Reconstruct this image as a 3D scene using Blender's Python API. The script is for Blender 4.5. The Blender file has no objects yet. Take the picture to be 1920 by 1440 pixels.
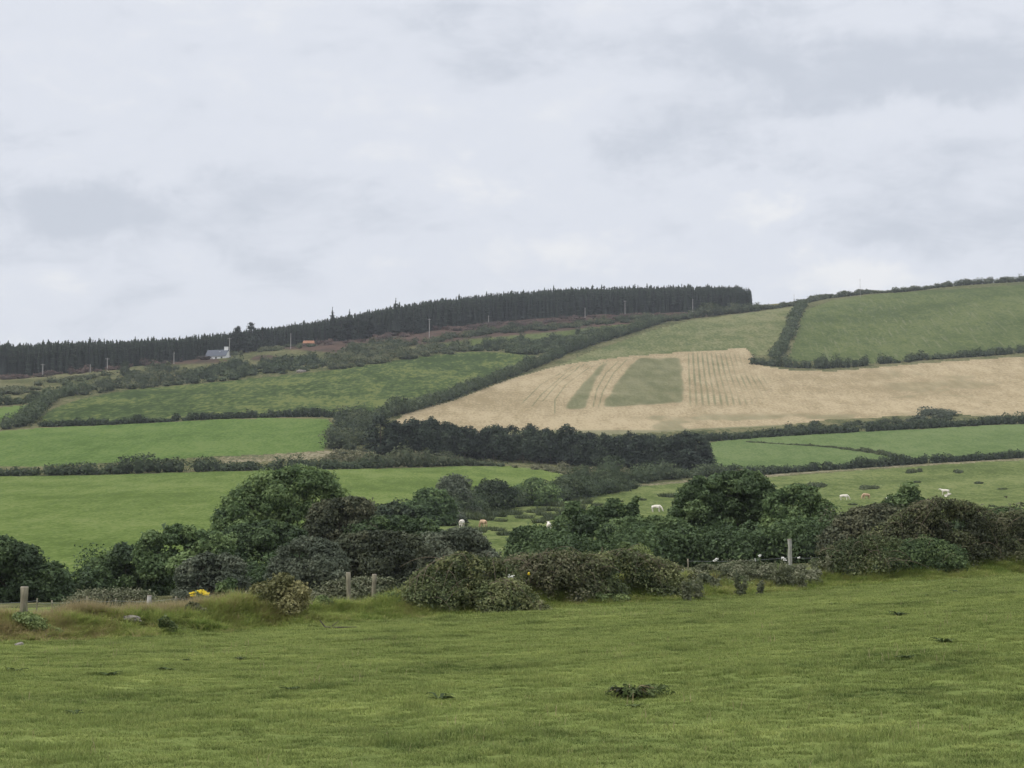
import bpy, math, random
import numpy as np

# ------------------------------------------------------------------ camera, sky, sun, exposure
SC = bpy.context.scene
COL = SC.collection
F = 3583.0                                   # focal length in pixels of a 1920 px wide picture
PITCH = math.atan(320.0 / F)
CP, SP = math.cos(PITCH), math.sin(PITCH)
CAMZ = 1.7
cam_data = bpy.data.cameras.new("camera")
cam_data.sensor_width = 36.0
cam_data.lens = F / 1920.0 * 36.0
cam_data.clip_start = 0.5
cam_data.clip_end = 20000.0
cam = bpy.data.objects.new("camera", cam_data)
COL.objects.link(cam)
cam.location = (0.0, 0.0, CAMZ)
cam.rotation_euler = (math.pi / 2 + PITCH, 0.0, 0.0)
SC.camera = cam

SUN_ELEV, SUN_AZ = math.radians(52.0), math.radians(-115.0)     # azimuth measured from +Y clockwise
SC.view_settings.view_transform = 'Standard'
SC.view_settings.look = 'None'
SC.view_settings.exposure = 0.14
SC.view_settings.gamma = 1.0
SC.view_settings.use_curve_mapping = False
SC.render.engine = 'CYCLES'
SC.cycles.max_bounces = 5
SC.cycles.diffuse_bounces = 3
SC.cycles.glossy_bounces = 1
SC.cycles.transmission_bounces = 3
SC.cycles.transparent_max_bounces = 4
SC.cycles.volume_bounces = 0
SC.cycles.use_denoising = True
SC.cycles.sample_clamp_indirect = 4.0


class NT:
    """small helper round a node tree"""
    def __init__(self, tree):
        self.t = tree
        tree.nodes.clear()

    def n(self, typ, **kw):
        nd = self.t.nodes.new(typ)
        ins = kw.pop('ins', {})
        for k, v in kw.items():
            setattr(nd, k, v)
        for k, v in ins.items():
            self.put(nd.inputs[k], v)
        return nd

    def put(self, sock, v):
        if hasattr(v, 'is_linked') or hasattr(v, 'links'):
            self.t.links.new(v, sock)
        else:
            sock.default_value = v

    def m(self, op, a, b=0.0, c=None, clamp=False):
        nd = self.n('ShaderNodeMath', operation=op, use_clamp=clamp)
        self.put(nd.inputs[0], a)
        self.put(nd.inputs[1], b)
        if c is not None:
            self.put(nd.inputs[2], c)
        return nd.outputs[0]

    def v(self, op, a, b=None, out=0):
        nd = self.n('ShaderNodeVectorMath', operation=op)
        self.put(nd.inputs[0], a)
        if b is not None:
            if op == 'SCALE':
                self.put(nd.inputs['Scale'], b)
            else:
                self.put(nd.inputs[1], b)
        return nd.outputs[out]

    def mix(self, fac, a, b, blend='MIX'):
        nd = self.n('ShaderNodeMix', data_type='RGBA', blend_type=blend)
        self.put(nd.inputs[0], fac)
        for s, val in ((6, a), (7, b)):
            if isinstance(val, (tuple, list)) and len(val) == 3:
                val = (*val, 1.0)
            self.put(nd.inputs[s], val)
        return nd.outputs[2]

    def noise(self, vec, scale, detail=4.0, rough=0.55, out=0, dist=0.0):
        nd = self.n('ShaderNodeTexNoise')
        if vec is not None:
            self.put(nd.inputs['Vector'], vec)
        nd.inputs['Scale'].default_value = scale
        nd.inputs['Detail'].default_value = detail
        nd.inputs['Roughness'].default_value = rough
        nd.inputs['Distortion'].default_value = dist
        return nd.outputs[out]

    def ss(self, x, lo, hi, a=0.0, b=1.0):
        nd = self.n('ShaderNodeMapRange', interpolation_type='SMOOTHSTEP')
        self.put(nd.inputs[0], x)
        nd.inputs[1].default_value = lo
        nd.inputs[2].default_value = hi
        nd.inputs[3].default_value = a
        nd.inputs[4].default_value = b
        return nd.outputs[0]


def px_dir(px, py):
    """horizontal tangent u = x/y and vertical tangent t = z/y of the ray of a picture point"""
    v = (720.0 - np.asarray(py, float)) / F
    d = CP - v * SP
    return (np.asarray(px, float) - 960.0) / F / d, (SP + v * CP) / d


world = bpy.data.worlds.new("World")
SC.world = world
world.use_nodes = True
W = NT(world.node_tree)
tc = W.n('ShaderNodeTexCoord')
gdir = tc.outputs['Generated']
sep = W.n('ShaderNodeSeparateXYZ', ins={0: gdir})
dx, dy, dz = sep.outputs[0], sep.outputs[1], sep.outputs[2]
zpos = W.m('MAXIMUM', dz, 0.0)
den = W.m('ADD', zpos, 0.10)
plane = W.n('ShaderNodeCombineXYZ', ins={0: W.m('DIVIDE', dx, den), 1: W.m('DIVIDE', dy, den), 2: 0.0}).outputs[0]
big = W.noise(plane, 0.55, 5.0, 0.5)
fine = W.noise(plane, 1.6, 6.0, 0.55)
cov = W.m('ADD', W.m('MULTIPLY', big, 0.62), W.m('MULTIPLY', fine, 0.38))
# angular coordinates for single cloud banks: azimuth and elevation in degrees
azi = W.m('MULTIPLY', W.m('ARCTAN2', dx, dy), 57.2958)
ele = W.m('MULTIPLY', W.m('ARCSINE', dz), 57.2958)
wob = W.noise(gdir, 11.0, 7.0, 0.62, out=1)
wsep = W.n('ShaderNodeSeparateXYZ', ins={0: wob})
azw = W.m('ADD', azi, W.m('MULTIPLY', W.m('SUBTRACT', wsep.outputs[0], 0.5), 8.5))
elw = W.m('ADD', ele, W.m('MULTIPLY', W.m('SUBTRACT', wsep.outputs[1], 0.5), 4.2))
angv = W.n('ShaderNodeCombineXYZ', ins={0: azw, 1: elw, 2: 0.0}).outputs[0]
banks = [  # picture x, y, half width, half height (1920 px scale), strength (minus: grey belly, plus: white top)
    (1330, 80, 190, 55, -0.8), (1560, 140, 260, 70, -0.9), (1850, 120, 220, 100, -0.8), (1270, 285, 200, 55, -0.9),
    (1700, 300, 240, 50, -0.55), (1420, 440, 260, 55, -0.55), (110, 385, 170, 50, -0.95), (320, 420, 220, 70, -0.7),
    (640, 360, 190, 55, -0.6), (780, 110, 300, 60, -0.4), (1720, 420, 160, 40, -0.3), (430, 560, 300, 60, -0.15),
    (560, 470, 200, 40, -0.3), (330, 250, 250, 50, -0.2), (900, 240, 200, 40, -0.25),
    (1400, 385, 120, 45, 1.0), (1090, 500, 190, 45, 0.95), (860, 365, 90, 35, 0.6), (60, 545, 85, 35, 0.7),
    (1630, 500, 90, 45, 0.85), (1800, 225, 160, 45, 0.55), (700, 230, 260, 60, 0.35), (230, 140, 300, 110, 0.35),
    (1480, 250, 120, 35, 0.45), (1050, 330, 140, 40, 0.3)]
acc = None
for bx, by, hw, hh, s in banks:
    uu, tt = px_dir(bx, by)
    a0, e0 = math.degrees(math.atan(float(uu))), math.degrees(math.atan(float(tt) / math.sqrt(1 + float(uu) ** 2)))
    sx, sy = math.degrees(hw / F), math.degrees(hh / F)
    q = W.v('MULTIPLY', W.v('SUBTRACT', angv, (a0, e0, 0)), (1 / sx, 1 / sy, 0))
    ln = W.v('LENGTH', q, out=1)
    blob = W.ss(ln, 0.0, 1.9, s, 0.0)
    acc = blob if acc is None else W.m('ADD', acc, blob)
# noise driven banks all round the sky, the single banks on top of them
streakv = W.v('MULTIPLY', W.n('ShaderNodeCombineXYZ', ins={0: azi, 1: ele, 2: 0.0}).outputs[0], (0.17, 0.36, 1.0))
wisp = W.noise(streakv, 1.0, 7.0, 0.58, dist=0.6)
wisp2 = W.noise(W.v('ADD', streakv, (31.0, 7.0, 0.0)), 2.6, 6.0, 0.6, dist=0.4)
brk = W.m('ADD', W.m('MULTIPLY', W.m('SUBTRACT', wisp, 0.5), 3.3), W.m('MULTIPLY', W.m('SUBTRACT', wisp2, 0.5), 1.9))
sig = W.m('ADD', W.m('ADD', W.m('MULTIPLY', W.m('SUBTRACT', cov, 0.5), 1.6), brk),
          W.m('MULTIPLY', acc, W.m('ADD', 0.15, W.m('MULTIPLY', wisp, 1.9))))
white = W.ss(sig, 0.0, 1.3)
grey = W.ss(sig, -1.3, 0.0, 1.0, 0.0)
base = (0.712, 0.740, 0.805)
c1 = W.mix(grey, base, (0.565, 0.602, 0.672))
c2 = W.mix(white, c1, (0.825, 0.832, 0.850))
nish = W.n('ShaderNodeTexSky', sky_type='NISHITA', sun_disc=False, sun_elevation=SUN_ELEV, sun_rotation=-SUN_AZ if False else SUN_AZ,
           altitude=60.0, air_density=1.0, dust_density=2.0)
clouds = W.v('SCALE', c2, 10.0)
# the overcast luminance rise towards the zenith
rise = W.m('ADD', 1.0, W.m('MULTIPLY', W.m('MAXIMUM', W.m('SUBTRACT', dz, 0.28), 0.0), 1.6))
cl2 = W.v('SCALE', clouds, rise)
skymix = W.mix(0.94, nish.outputs[0], cl2)
bg = W.n('ShaderNodeBackground', ins={0: skymix, 1: 0.10})
wo = W.n('ShaderNodeOutputWorld', ins={0: bg.outputs[0]})

sun_d = bpy.data.lights.new("sun", 'SUN')
sun_d.energy = 1.5
sun_d.angle = math.radians(14.0)
sun_d.color = (1.0, 0.95, 0.87)
sun = bpy.data.objects.new("sun", sun_d)
COL.objects.link(sun)
# a sun lamp shines along its local -Z
sd = np.array([math.sin(SUN_AZ) * math.cos(SUN_ELEV), math.cos(SUN_AZ) * math.cos(SUN_ELEV), math.sin(SUN_ELEV)])
sun.rotation_euler = (math.pi / 2 - SUN_ELEV, 0.0, math.atan2(sd[0], -sd[1]))
sun.location = (-40, -20, 80)

# ------------------------------------------------------------------ terrain as a height function
COLS = [
 (0,    [(1205,38),(1168,52),(1132,90),(1105,140),(1000,225),(940,310),(893,420),(868,455),(810,560),(797,590),(765,650),(748,690),(710,900),(706,960),(703,1020),(702,1100)]),
 (300,  [(1190,41),(1158,55),(1124,95),(1095,140),(1000,228),(932,320),(887,425),(862,458),(793,590),(780,615),(728,760),(700,850),(684,920),(676,1000),(671,1060),(668,1150)]),
 (480,  [(1178,44),(1150,58),(1118,100),(1085,140),(1000,232),(930,330),(884,430),(860,460),(787,600),(773,630),(712,800),(690,860),(668,940),(660,1010),(654,1070),(650,1150)]),
 (720,  [(1160,47),(1132,62),(1095,105),(1030,170),(985,240),(920,350),(878,450),(860,490),(790,600),(760,660),(690,830),(660,915),(640,990),(631,1060),(627,1120),(626,1200)]),
 (960,  [(1142,51),(1115,65),(1075,110),(985,260),(930,365),(880,480),(868,510),(815,600),(790,640),(710,800),(685,870),(652,950),(628,1020),(605,1090),(597,1130),(593,1200),(592,1280)]),
 (1200, [(1125,54),(1095,68),(1060,115),(960,300),(915,400),(885,490),(878,520),(812,630),(765,710),(700,840),(668,920),(630,1010),(605,1080),(588,1130),(584,1200),(583,1280)]),
 (1440, [(1110,57),(1080,70),(1052,115),(960,320),(900,460),(888,500),(830,610),(805,660),(765,730),(690,860),(655,930),(600,1060),(580,1140),(572,1180),(571,1220),(573,1300)]),
 (1680, [(1092,59),(1065,72),(1045,118),(950,330),(880,490),(865,520),(805,640),(782,690),(678,880),(660,920),(600,1060),(555,1180),(546,1220),(545,1250),(547,1330)]),
 (1920, [(1075,62),(1052,75),(1040,118),(945,330),(862,510),(848,535),(797,650),(778,690),(665,900),(648,930),(535,1180),(527,1220),(525,1250),(527,1330)]),
]


def pchip(x, y, xq):
    x = np.asarray(x, float); y = np.asarray(y, float)
    h = np.diff(x); d = np.diff(y) / h
    m = np.zeros_like(y)
    m[0], m[-1] = d[0], d[-1]
    for i in range(1, len(x) - 1):
        if d[i - 1] * d[i] > 0:
            w1, w2 = 2 * h[i] + h[i - 1], h[i] + 2 * h[i - 1]
            m[i] = (w1 + w2) / (w1 / d[i - 1] + w2 / d[i])
    xq = np.clip(xq, x[0], x[-1])
    k = np.clip(np.searchsorted(x, xq) - 1, 0, len(x) - 2)
    tt = (xq - x[k]) / h[k]
    h00 = (1 + 2 * tt) * (1 - tt) ** 2; h10 = tt * (1 - tt) ** 2
    h01 = tt * tt * (3 - 2 * tt); h11 = tt * tt * (tt - 1)
    return h00 * y[k] + h10 * h[k] * m[k] + h01 * y[k + 1] + h11 * h[k] * m[k + 1]


S_MIN, S_MAX, NS, NU = math.log(0.8), math.log(5200.0), 900, 260
S_GRID = np.linspace(S_MIN, S_MAX, NS)
U_GRID = np.linspace(-0.34, 0.34, NU)


def build_table():
    us, zs = [], []
    for px, pts in COLS:
        u, _ = px_dir(px, 850)
        near = [(0.8, 0.0), (4, 0.0), (9, 0.02)]
        first_row, first_y = pts[0]
        z1 = CAMZ + first_y * float(px_dir(px, first_row)[1])
        near += [(16, 0.10 * z1 + 0.03), (26, 0.48 * z1 + 0.02)]
        S = [math.log(a) for a, _ in near]
        Z = [b for _, b in near]
        for r, y in pts:
            S.append(math.log(y)); Z.append(CAMZ + y * float(px_dir(px, r)[1]))
        lr, ly = pts[-1]
        for dr, y in ((18, 1900), (70, 2800), (150, 5200)):
            S.append(math.log(y)); Z.append(CAMZ + y * float(px_dir(px, lr + dr)[1]))
        us.append(float(u)); zs.append(pchip(S, Z, S_GRID))
    zs = np.array(zs)
    out = np.zeros((NU, NS))
    for j in range(NS):
        out[:, j] = pchip(us, zs[:, j], U_GRID)
    # smooth along the distance a little so that the creases of the control rows vanish
    k = np.exp(-0.5 * (np.arange(-9, 10) / 3.5) ** 2); k /= k.sum()
    pad = np.pad(out, ((0, 0), (9, 9)), mode='edge')
    out = np.stack([np.convolve(pad[i], k, 'valid') for i in range(NU)])
    k = np.exp(-0.5 * (np.arange(-14, 15) / 6.0) ** 2); k /= k.sum()
    pad = np.pad(out, ((14, 14), (0, 0)), mode='edge')
    out = np.stack([np.convolve(pad[:, j], k, 'valid') for j in range(NS)], axis=1)
    return out


TABLE = build_table()


def vnoise(x, y, seed=0):
    """value noise on the plane, 0..1"""
    xi = np.floor(x).astype(np.int64); yi = np.floor(y).astype(np.int64)
    fx = x - xi; fy = y - yi
    fx = fx * fx * (3 - 2 * fx); fy = fy * fy * (3 - 2 * fy)

    def hsh(a, b):
        n = (a * 374761393 + b * 668265263 + seed * 1442695041) & 0xFFFFFFFF
        n = ((n ^ (n >> 13)) * 1274126177) & 0xFFFFFFFF
        return ((n ^ (n >> 16)) & 0xFFFF) / 65535.0
    return ((hsh(xi, yi) * (1 - fx) + hsh(xi + 1, yi) * fx) * (1 - fy)
            + (hsh(xi, yi + 1) * (1 - fx) + hsh(xi + 1, yi + 1) * fx) * fy)


def fbm(x, y, seed=0, oct=3):
    a, s, tot = 0.0, 1.0, 0.0
    for o in range(oct):
        a = a + s * vnoise(x * 2 ** o, y * 2 ** o, seed + o * 17)
        tot += s; s *= 0.5
    return a / tot


def smooth_z(x, y):
    x = np.asarray(x, float); y = np.maximum(np.asarray(y, float), 0.8)
    u = np.clip(x / y, -0.3399, 0.3399)
    a = (u + 0.34) / 0.68 * (NU - 1)
    b = (np.log(y) - S_MIN) / (S_MAX - S_MIN) * (NS - 1)
    i = np.clip(a.astype(int), 0, NU - 2); j = np.clip(b.astype(int), 0, NS - 2)
    fa = a - i; fb = b - j
    return ((TABLE[i, j] * (1 - fa) + TABLE[i + 1, j] * fa) * (1 - fb)
            + (TABLE[i, j + 1] * (1 - fa) + TABLE[i + 1, j + 1] * fa) * fb)


# the grown-over stone bank that closes the near field
BANK = np.array([(float(px_dir(p, 1150)[0]) * y, y) for p, y in
                 ((-700, 33), (-300, 36), (0, 39.5), (150, 41), (300, 42.5), (600, 47), (900, 51), (1200, 55), (1500, 59), (1920, 63), (2300, 66), (2700, 69))])


def bank_dist(x, y):
    """signed distance (plus: behind) to the bank line and the picture-wise place along it"""
    x = np.asarray(x, float); y = np.asarray(y, float)
    best = np.full(x.shape, 1e9); sgn = np.ones(x.shape); s_at = np.zeros(x.shape)
    acc_l = 0.0
    for (x0, y0), (x1, y1) in zip(BANK[:-1], BANK[1:]):
        dxs, dys = x1 - x0, y1 - y0
        L = math.hypot(dxs, dys)
        tt = np.clip(((x - x0) * dxs + (y - y0) * dys) / L ** 2, 0, 1)
        ex, ey = x - (x0 + tt * dxs), y - (y0 + tt * dys)
        d = np.hypot(ex, ey)
        up = d < best
        best = np.where(up, d, best)
        sgn = np.where(up, np.sign(dxs * ey - dys * ex), sgn)
        s_at = np.where(up, acc_l + tt * L, s_at)
        acc_l += L
    return best * sgn, s_at


def ground_z(x, y):
    x = np.asarray(x, float); y = np.asarray(y, float)
    z = smooth_z(x, y)
    near = y < 90
    if np.any(near):
        d, s = bank_dist(x, y)
        hgt = (0.26 + 0.36 * vnoise(s * 0.55, s * 0 + 3.3, 5)) * np.clip(0.75 + (s - 12) * 0.02, 0.75, 1.1)
        pxx = x / y * F + 960.0
        hgt = hgt * (1 - 0.70 * np.exp(-((pxx - 1410) / 105.0) ** 4) - 0.5 * np.exp(-((pxx - 660) / 90.0) ** 4))
        prof = np.where(d < 0, np.exp(-(d / 0.95) ** 2), np.exp(-(d / 1.25) ** 2))
        z = z + np.where(near, hgt * prof, 0.0)
        z = z + np.where(near, np.exp(-(d / 1.8) ** 2) * (0.30 * (vnoise(x * 1.7, y * 1.7, 9) - 0.42) + 0.12 * (vnoise(x * 4.3, y * 4.3, 10) - 0.5)), 0.0)
        z = z + np.where(near, 0.07 * (fbm(x * 0.7, y * 0.7, 2) - 0.5) + 0.10 * (vnoise(x * 0.16, y * 0.16, 3) - 0.5), 0)
    far = np.clip((y - 90) / 200.0, 0, 1)
    z = z + far * (0.5 * (fbm(x * 0.05, y * 0.05, 11) - 0.5) + 0.16 * (vnoise(x * 0.33, y * 0.33, 12) - 0.5))
    return z


YS = np.exp(np.linspace(math.log(12.0), math.log(2600.0), 1500))


def hit(px, py, ymin=100.0):
    """ground points under picture points, first crossing beyond ymin"""
    px = np.atleast_1d(np.asarray(px, float)); py = np.atleast_1d(np.asarray(py, float))
    u, t = px_dir(px, py)
    ys = YS[YS >= ymin]
    out = np.zeros((len(px), 3))
    for k in range(len(px)):
        g = ground_z(u[k] * ys, ys)
        dif = g - (CAMZ + t[k] * ys)
        idx = np.argmax(dif > 0)
        if dif[idx] <= 0:
            idx = int(np.argmax(g / ys))            # skyline point
            out[k] = (u[k] * ys[idx], ys[idx], g[idx]); continue
        if idx == 0:
            yv = ys[0]
        else:
            a, b = dif[idx - 1], dif[idx]
            yv = ys[idx - 1] + (ys[idx] - ys[idx - 1]) * (-a) / (b - a)
        out[k] = (u[k] * yv, yv, float(ground_z(np.array([u[k] * yv]), np.array([yv]))[0]))
    return out


def at(px, y, row=900.0):
    """ground point at picture column px and depth y"""
    for _ in range(3):
        u = float(px_dir(px, row)[0])
        z = float(ground_z(np.array([u * y]), np.array([y]))[0])
        row = row_of(y, z)
    return np.array([u * y, y, z])


def row_of(y, z):
    return 720.0 - F * math.tan(math.atan((z - CAMZ) / y) - PITCH)


def dense(pts, step=10.0):
    pts = np.array(pts, float)
    out = [pts[0]]
    for a, b in zip(pts[:-1], pts[1:]):
        n = max(1, int(np.hypot(*(b - a)[:2]) / step))
        for i in range(1, n + 1):
            out.append(a + (b - a) * i / n)
    return np.array(out)


def in_poly(poly, x, y):
    inside = np.zeros(x.shape, bool)
    n = len(poly)
    j = n - 1
    for i in range(n):
        xi, yi = poly[i]; xj, yj = poly[j]
        c = ((yi > y) != (yj > y)) & (x < (xj - xi) * (y - yi) / (yj - yi + 1e-12) + xi)
        inside ^= c
        j = i
    return inside


# ------------------------------------------------------------------ mesh helpers
def mesh_np(name, verts, groups, mats=(), smooth=False, fattr=None, vattr=None):
    """groups: list of (faces N x k, material index)"""
    me = bpy.data.meshes.new(name)
    verts = np.asarray(verts, np.float32)
    me.vertices.add(len(verts)); me.vertices.foreach_set("co", verts.ravel())
    groups = [(np.asarray(f, np.int32), m) for f, m in groups if len(f)]
    if groups:
        loops = np.concatenate([f.ravel() for f, _ in groups])
        tot = np.concatenate([np.full(len(f), f.shape[1], np.int32) for f, _ in groups])
        start = np.concatenate([[0], np.cumsum(tot)[:-1]]).astype(np.int32)
        mi = np.concatenate([np.full(len(f), m, np.int32) for f, m in groups])
        me.loops.add(len(loops)); me.loops.foreach_set("vertex_index", loops)
        me.polygons.add(len(tot)); me.polygons.foreach_set("loop_start", start); me.polygons.foreach_set("loop_total", tot)
        me.polygons.foreach_set("material_index", mi)
        me.polygons.foreach_set("use_smooth", np.full(len(tot), smooth))
    for m in mats:
        me.materials.append(m)
    for nm, arr in (fattr or {}).items():
        a = me.attributes.new(nm, 'FLOAT', 'FACE'); a.data.foreach_set("value", np.asarray(arr, np.float32))
    for nm, arr in (vattr or {}).items():
        a = me.attributes.new(nm, 'FLOAT', 'POINT'); a.data.foreach_set("value", np.asarray(arr, np.float32))
    me.update(calc_edges=True)
    me.validate()
    return me


def link(name, me, parent=None, loc=None, label=None, cat=None, group=None, kind=None):
    o = bpy.data.objects.new(name, me)
    COL.objects.link(o)
    if parent is not None:
        o.parent = parent
    if loc is not None:
        o.location = [float(c) for c in loc]
    return tag(o, label, cat, group, kind)


def tag(o, label=None, cat=None, group=None, kind=None):
    for k, v in (('label', label), ('category', cat), ('group', group), ('kind', kind)):
        if v:
            o[k] = v
    return o


class MB:
    """collects vertices, quads and triangles with a per-face tint"""
    def __init__(self):
        self.v, self.q, self.t, self.tq, self.tt, self.n = [], [], [], [], [], 0

    def add(self, verts, quads=None, tris=None, tint=0.5):
        verts = np.asarray(verts, float).reshape(-1, 3)
        if quads is not None and len(quads):
            quads = np.asarray(quads, int)
            self.q.append(quads + self.n)
            self.tq.append(np.broadcast_to(np.asarray(tint, float), (len(quads),)))
        if tris is not None and len(tris):
            tris = np.asarray(tris, int)
            self.t.append(tris + self.n)
            self.tt.append(np.broadcast_to(np.asarray(tint, float), (len(tris),)))
        self.v.append(verts); self.n += len(verts)
        return self

    def tube(self, pts, rad, sides=6, tint=0.5, cap=True):
        pts = np.asarray(pts, float)
        n = len(pts)
        rad = np.broadcast_to(np.asarray(rad, float), (n,))
        ring = []
        for i in range(n):
            d = pts[min(i + 1, n - 1)] - pts[max(i - 1, 0)]
            d = d / (np.linalg.norm(d) + 1e-9)
            a = np.cross(d, (0.31, 0.95, 0.05)); a /= np.linalg.norm(a) + 1e-9
            b = np.cross(d, a)
            ang = np.arange(sides) * 2 * math.pi / sides
            ring.append(pts[i] + rad[i] * (np.cos(ang)[:, None] * a + np.sin(ang)[:, None] * b))
        V = np.concatenate(ring + [pts[:1], pts[-1:]])
        Q, T = [], []
        for i in range(n - 1):
            for k in range(sides):
                k2 = (k + 1) % sides
                Q.append((i * sides + k, i * sides + k2, (i + 1) * sides + k2, (i + 1) * sides + k))
        if cap:
            for k in range(sides):
                k2 = (k + 1) % sides
                T.append((n * sides, k2, k))
                T.append((n * sides + 1, (n - 1) * sides + k, (n - 1) * sides + k2))
        self.add(V, Q, None, tint)
        if T:
            self.t.append(np.array(T) + self.n - len(V)); self.tt.append(np.full(len(T), float(tint)))
        return self

    def box(self, c, s, tint=0.5, rz=0.0):
        c = np.asarray(c, float); s = np.asarray(s, float) / 2
        V = np.array([(x, y, z) for z in (-1, 1) for y in (-1, 1) for x in (-1, 1)], float) * s
        if rz:
            cs, sn = math.cos(rz), math.sin(rz)
            V = np.stack([V[:, 0] * cs - V[:, 1] * sn, V[:, 0] * sn + V[:, 1] * cs, V[:, 2]], 1)
        Q = [(0, 2, 3, 1), (4, 5, 7, 6), (0, 1, 5, 4), (2, 6, 7, 3), (0, 4, 6, 2), (1, 3, 7, 5)]
        return self.add(V + c, Q, None, tint)

    def mesh(self, name, mats, smooth=False):
        V = np.concatenate(self.v)
        gr, ti = [], []
        if self.q:
            gr.append((np.concatenate(self.q), 0)); ti.append(np.concatenate(self.tq))
        if self.t:
            gr.append((np.concatenate(self.t), 0)); ti.append(np.concatenate(self.tt))
        return mesh_np(name, V, gr, mats, smooth, fattr={'tint': np.concatenate(ti)})


def ico(sub=1):
    t = (1 + 5 ** 0.5) / 2
    v = [(-1, t, 0), (1, t, 0), (-1, -t, 0), (1, -t, 0), (0, -1, t), (0, 1, t), (0, -1, -t), (0, 1, -t), (t, 0, -1), (t, 0, 1), (-t, 0, -1), (-t, 0, 1)]
    f = [(0, 11, 5), (0, 5, 1), (0, 1, 7), (0, 7, 10), (0, 10, 11), (1, 5, 9), (5, 11, 4), (11, 10, 2), (10, 7, 6), (7, 1, 8),
         (3, 9, 4), (3, 4, 2), (3, 2, 6), (3, 6, 8), (3, 8, 9), (4, 9, 5), (2, 4, 11), (6, 2, 10), (8, 6, 7), (9, 8, 1)]
    v = [np.array(p) / np.linalg.norm(p) for p in v]
    for _ in range(sub):
        mid, nf = {}, []

        def md(a, b):
            k = (min(a, b), max(a, b))
            if k not in mid:
                p = v[a] + v[b]; v.append(p / np.linalg.norm(p)); mid[k] = len(v) - 1
            return mid[k]
        for a, b, c in f:
            ab, bc, ca = md(a, b), md(b, c), md(c, a)
            nf += [(a, ab, ca), (b, bc, ab), (c, ca, bc), (ab, bc, ca)]
        f = nf
    return np.array(v), np.array(f)


ICO0, ICO1, ICO2 = ico(0), ico(1), ico(2)


def leaves(rng, lumps, counts, size, cull=0.66, low=-0.45, aspect=0.62, droop=0.0, shell=(0.70, 1.12), tint_spread=0.5):
    """leaf blades spread over the shells of ellipsoid lumps (m x 6: centre, radii)"""
    lumps = np.asarray(lumps, float)
    m = len(lumps)
    counts = np.broadcast_to(np.asarray(counts, int), (m,))
    lid = np.repeat(np.arange(m), counts)
    N = len(lid)
    d = rng.normal(size=(N, 3)); d /= np.linalg.norm(d, axis=1)[:, None]
    flip = (d[:, 2] < low) & (rng.random(N) < 0.85)
    d[flip, 2] *= -1
    r = shell[0] + (shell[1] - shell[0]) * rng.random(N) ** 0.75
    bump = 1 + 0.16 * np.sin(d[:, 0] * 5 + lid * 1.7) * np.sin(d[:, 1] * 6 + lid) + 0.10 * np.sin(d[:, 2] * 9 + lid * 0.6)
    p = lumps[lid, :3] + d * (r * bump)[:, None] * lumps[lid, 3:]
    keep = np.ones(N, bool)
    if cull and m > 1:
        for k in range(m):
            c, rad = lumps[k, :3], lumps[k, 3:]
            near = np.abs(p[:, 0] - c[0]) < rad[0]
            sub = np.where(near & (lid != k))[0]
            if len(sub):
                e = (p[sub] - c) / rad
                keep[sub[(e * e).sum(1) < cull * cull]] = False
    p, d, lid = p[keep], d[keep], lid[keep]
    N = len(p)
    nrm = d * 0.8 + rng.normal(size=(N, 3)) * 0.55 + np.array([0, 0, 0.35])
    nrm /= np.linalg.norm(nrm, axis=1)[:, None]
    a = np.cross(nrm, rng.normal(size=(N, 3))); a /= np.linalg.norm(a, axis=1)[:, None] + 1e-9
    b = np.cross(nrm, a)
    s = size * np.exp(rng.normal(size=N) * 0.28)
    A = a * (s * 0.5)[:, None]; B = b * (s * 0.5 * aspect)[:, None]
    bend = nrm * (s * 0.12)[:, None]
    A *= 1.22; B *= 1.22
    V = np.stack([p - A * 0.8 - B, p - A * 0.8 + B + bend, p + A], 1).reshape(-1, 3)
    Q = np.arange(3 * N).reshape(N, 3)
    lt = rng.random(m)
    tint = np.clip(0.5 + (lt[lid] - 0.5) * tint_spread + rng.normal(size=N) * 0.11, 0.02, 0.98)
    return V, Q, tint


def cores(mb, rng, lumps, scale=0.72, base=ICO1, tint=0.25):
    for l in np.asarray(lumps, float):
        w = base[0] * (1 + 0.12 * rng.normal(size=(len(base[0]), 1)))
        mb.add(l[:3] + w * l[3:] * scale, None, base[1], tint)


# ------------------------------------------------------------------ materials
def new_mat(name):
    m = bpy.data.materials.new(name)
    m.use_nodes = True
    return m, NT(m.node_tree)


def leaf_mat(name, dark, mid, light, trans=0.25, rough=0.75):
    m, t = new_mat(name)
    tint = t.n('ShaderNodeAttribute', attribute_name='tint').outputs['Fac']
    oi = t.n('ShaderNodeObjectInfo').outputs['Random']
    geo = t.n('ShaderNodeNewGeometry')
    big = t.noise(geo.outputs['Position'], 0.9, 2.0)
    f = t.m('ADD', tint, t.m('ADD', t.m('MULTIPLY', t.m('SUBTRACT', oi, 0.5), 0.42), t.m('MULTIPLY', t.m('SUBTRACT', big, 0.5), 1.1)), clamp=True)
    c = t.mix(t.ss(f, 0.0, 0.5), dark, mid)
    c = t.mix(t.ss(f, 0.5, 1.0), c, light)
    d = t.n('ShaderNodeBsdfDiffuse', ins={0: c})
    tr = t.n('ShaderNodeBsdfTranslucent', ins={0: c})
    mx = t.n('ShaderNodeMixShader', ins={0: trans, 1: d.outputs[0], 2: tr.outputs[0]})
    gl = t.n('ShaderNodeBsdfGlossy', ins={0: (0.6, 0.6, 0.6, 1), 1: 0.55})
    mx2 = t.n('ShaderNodeMixShader', ins={0: 0.02, 1: mx.outputs[0], 2: gl.outputs[0]})
    t.n('ShaderNodeOutputMaterial', ins={0: mx2.outputs[0]})
    return m


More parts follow.
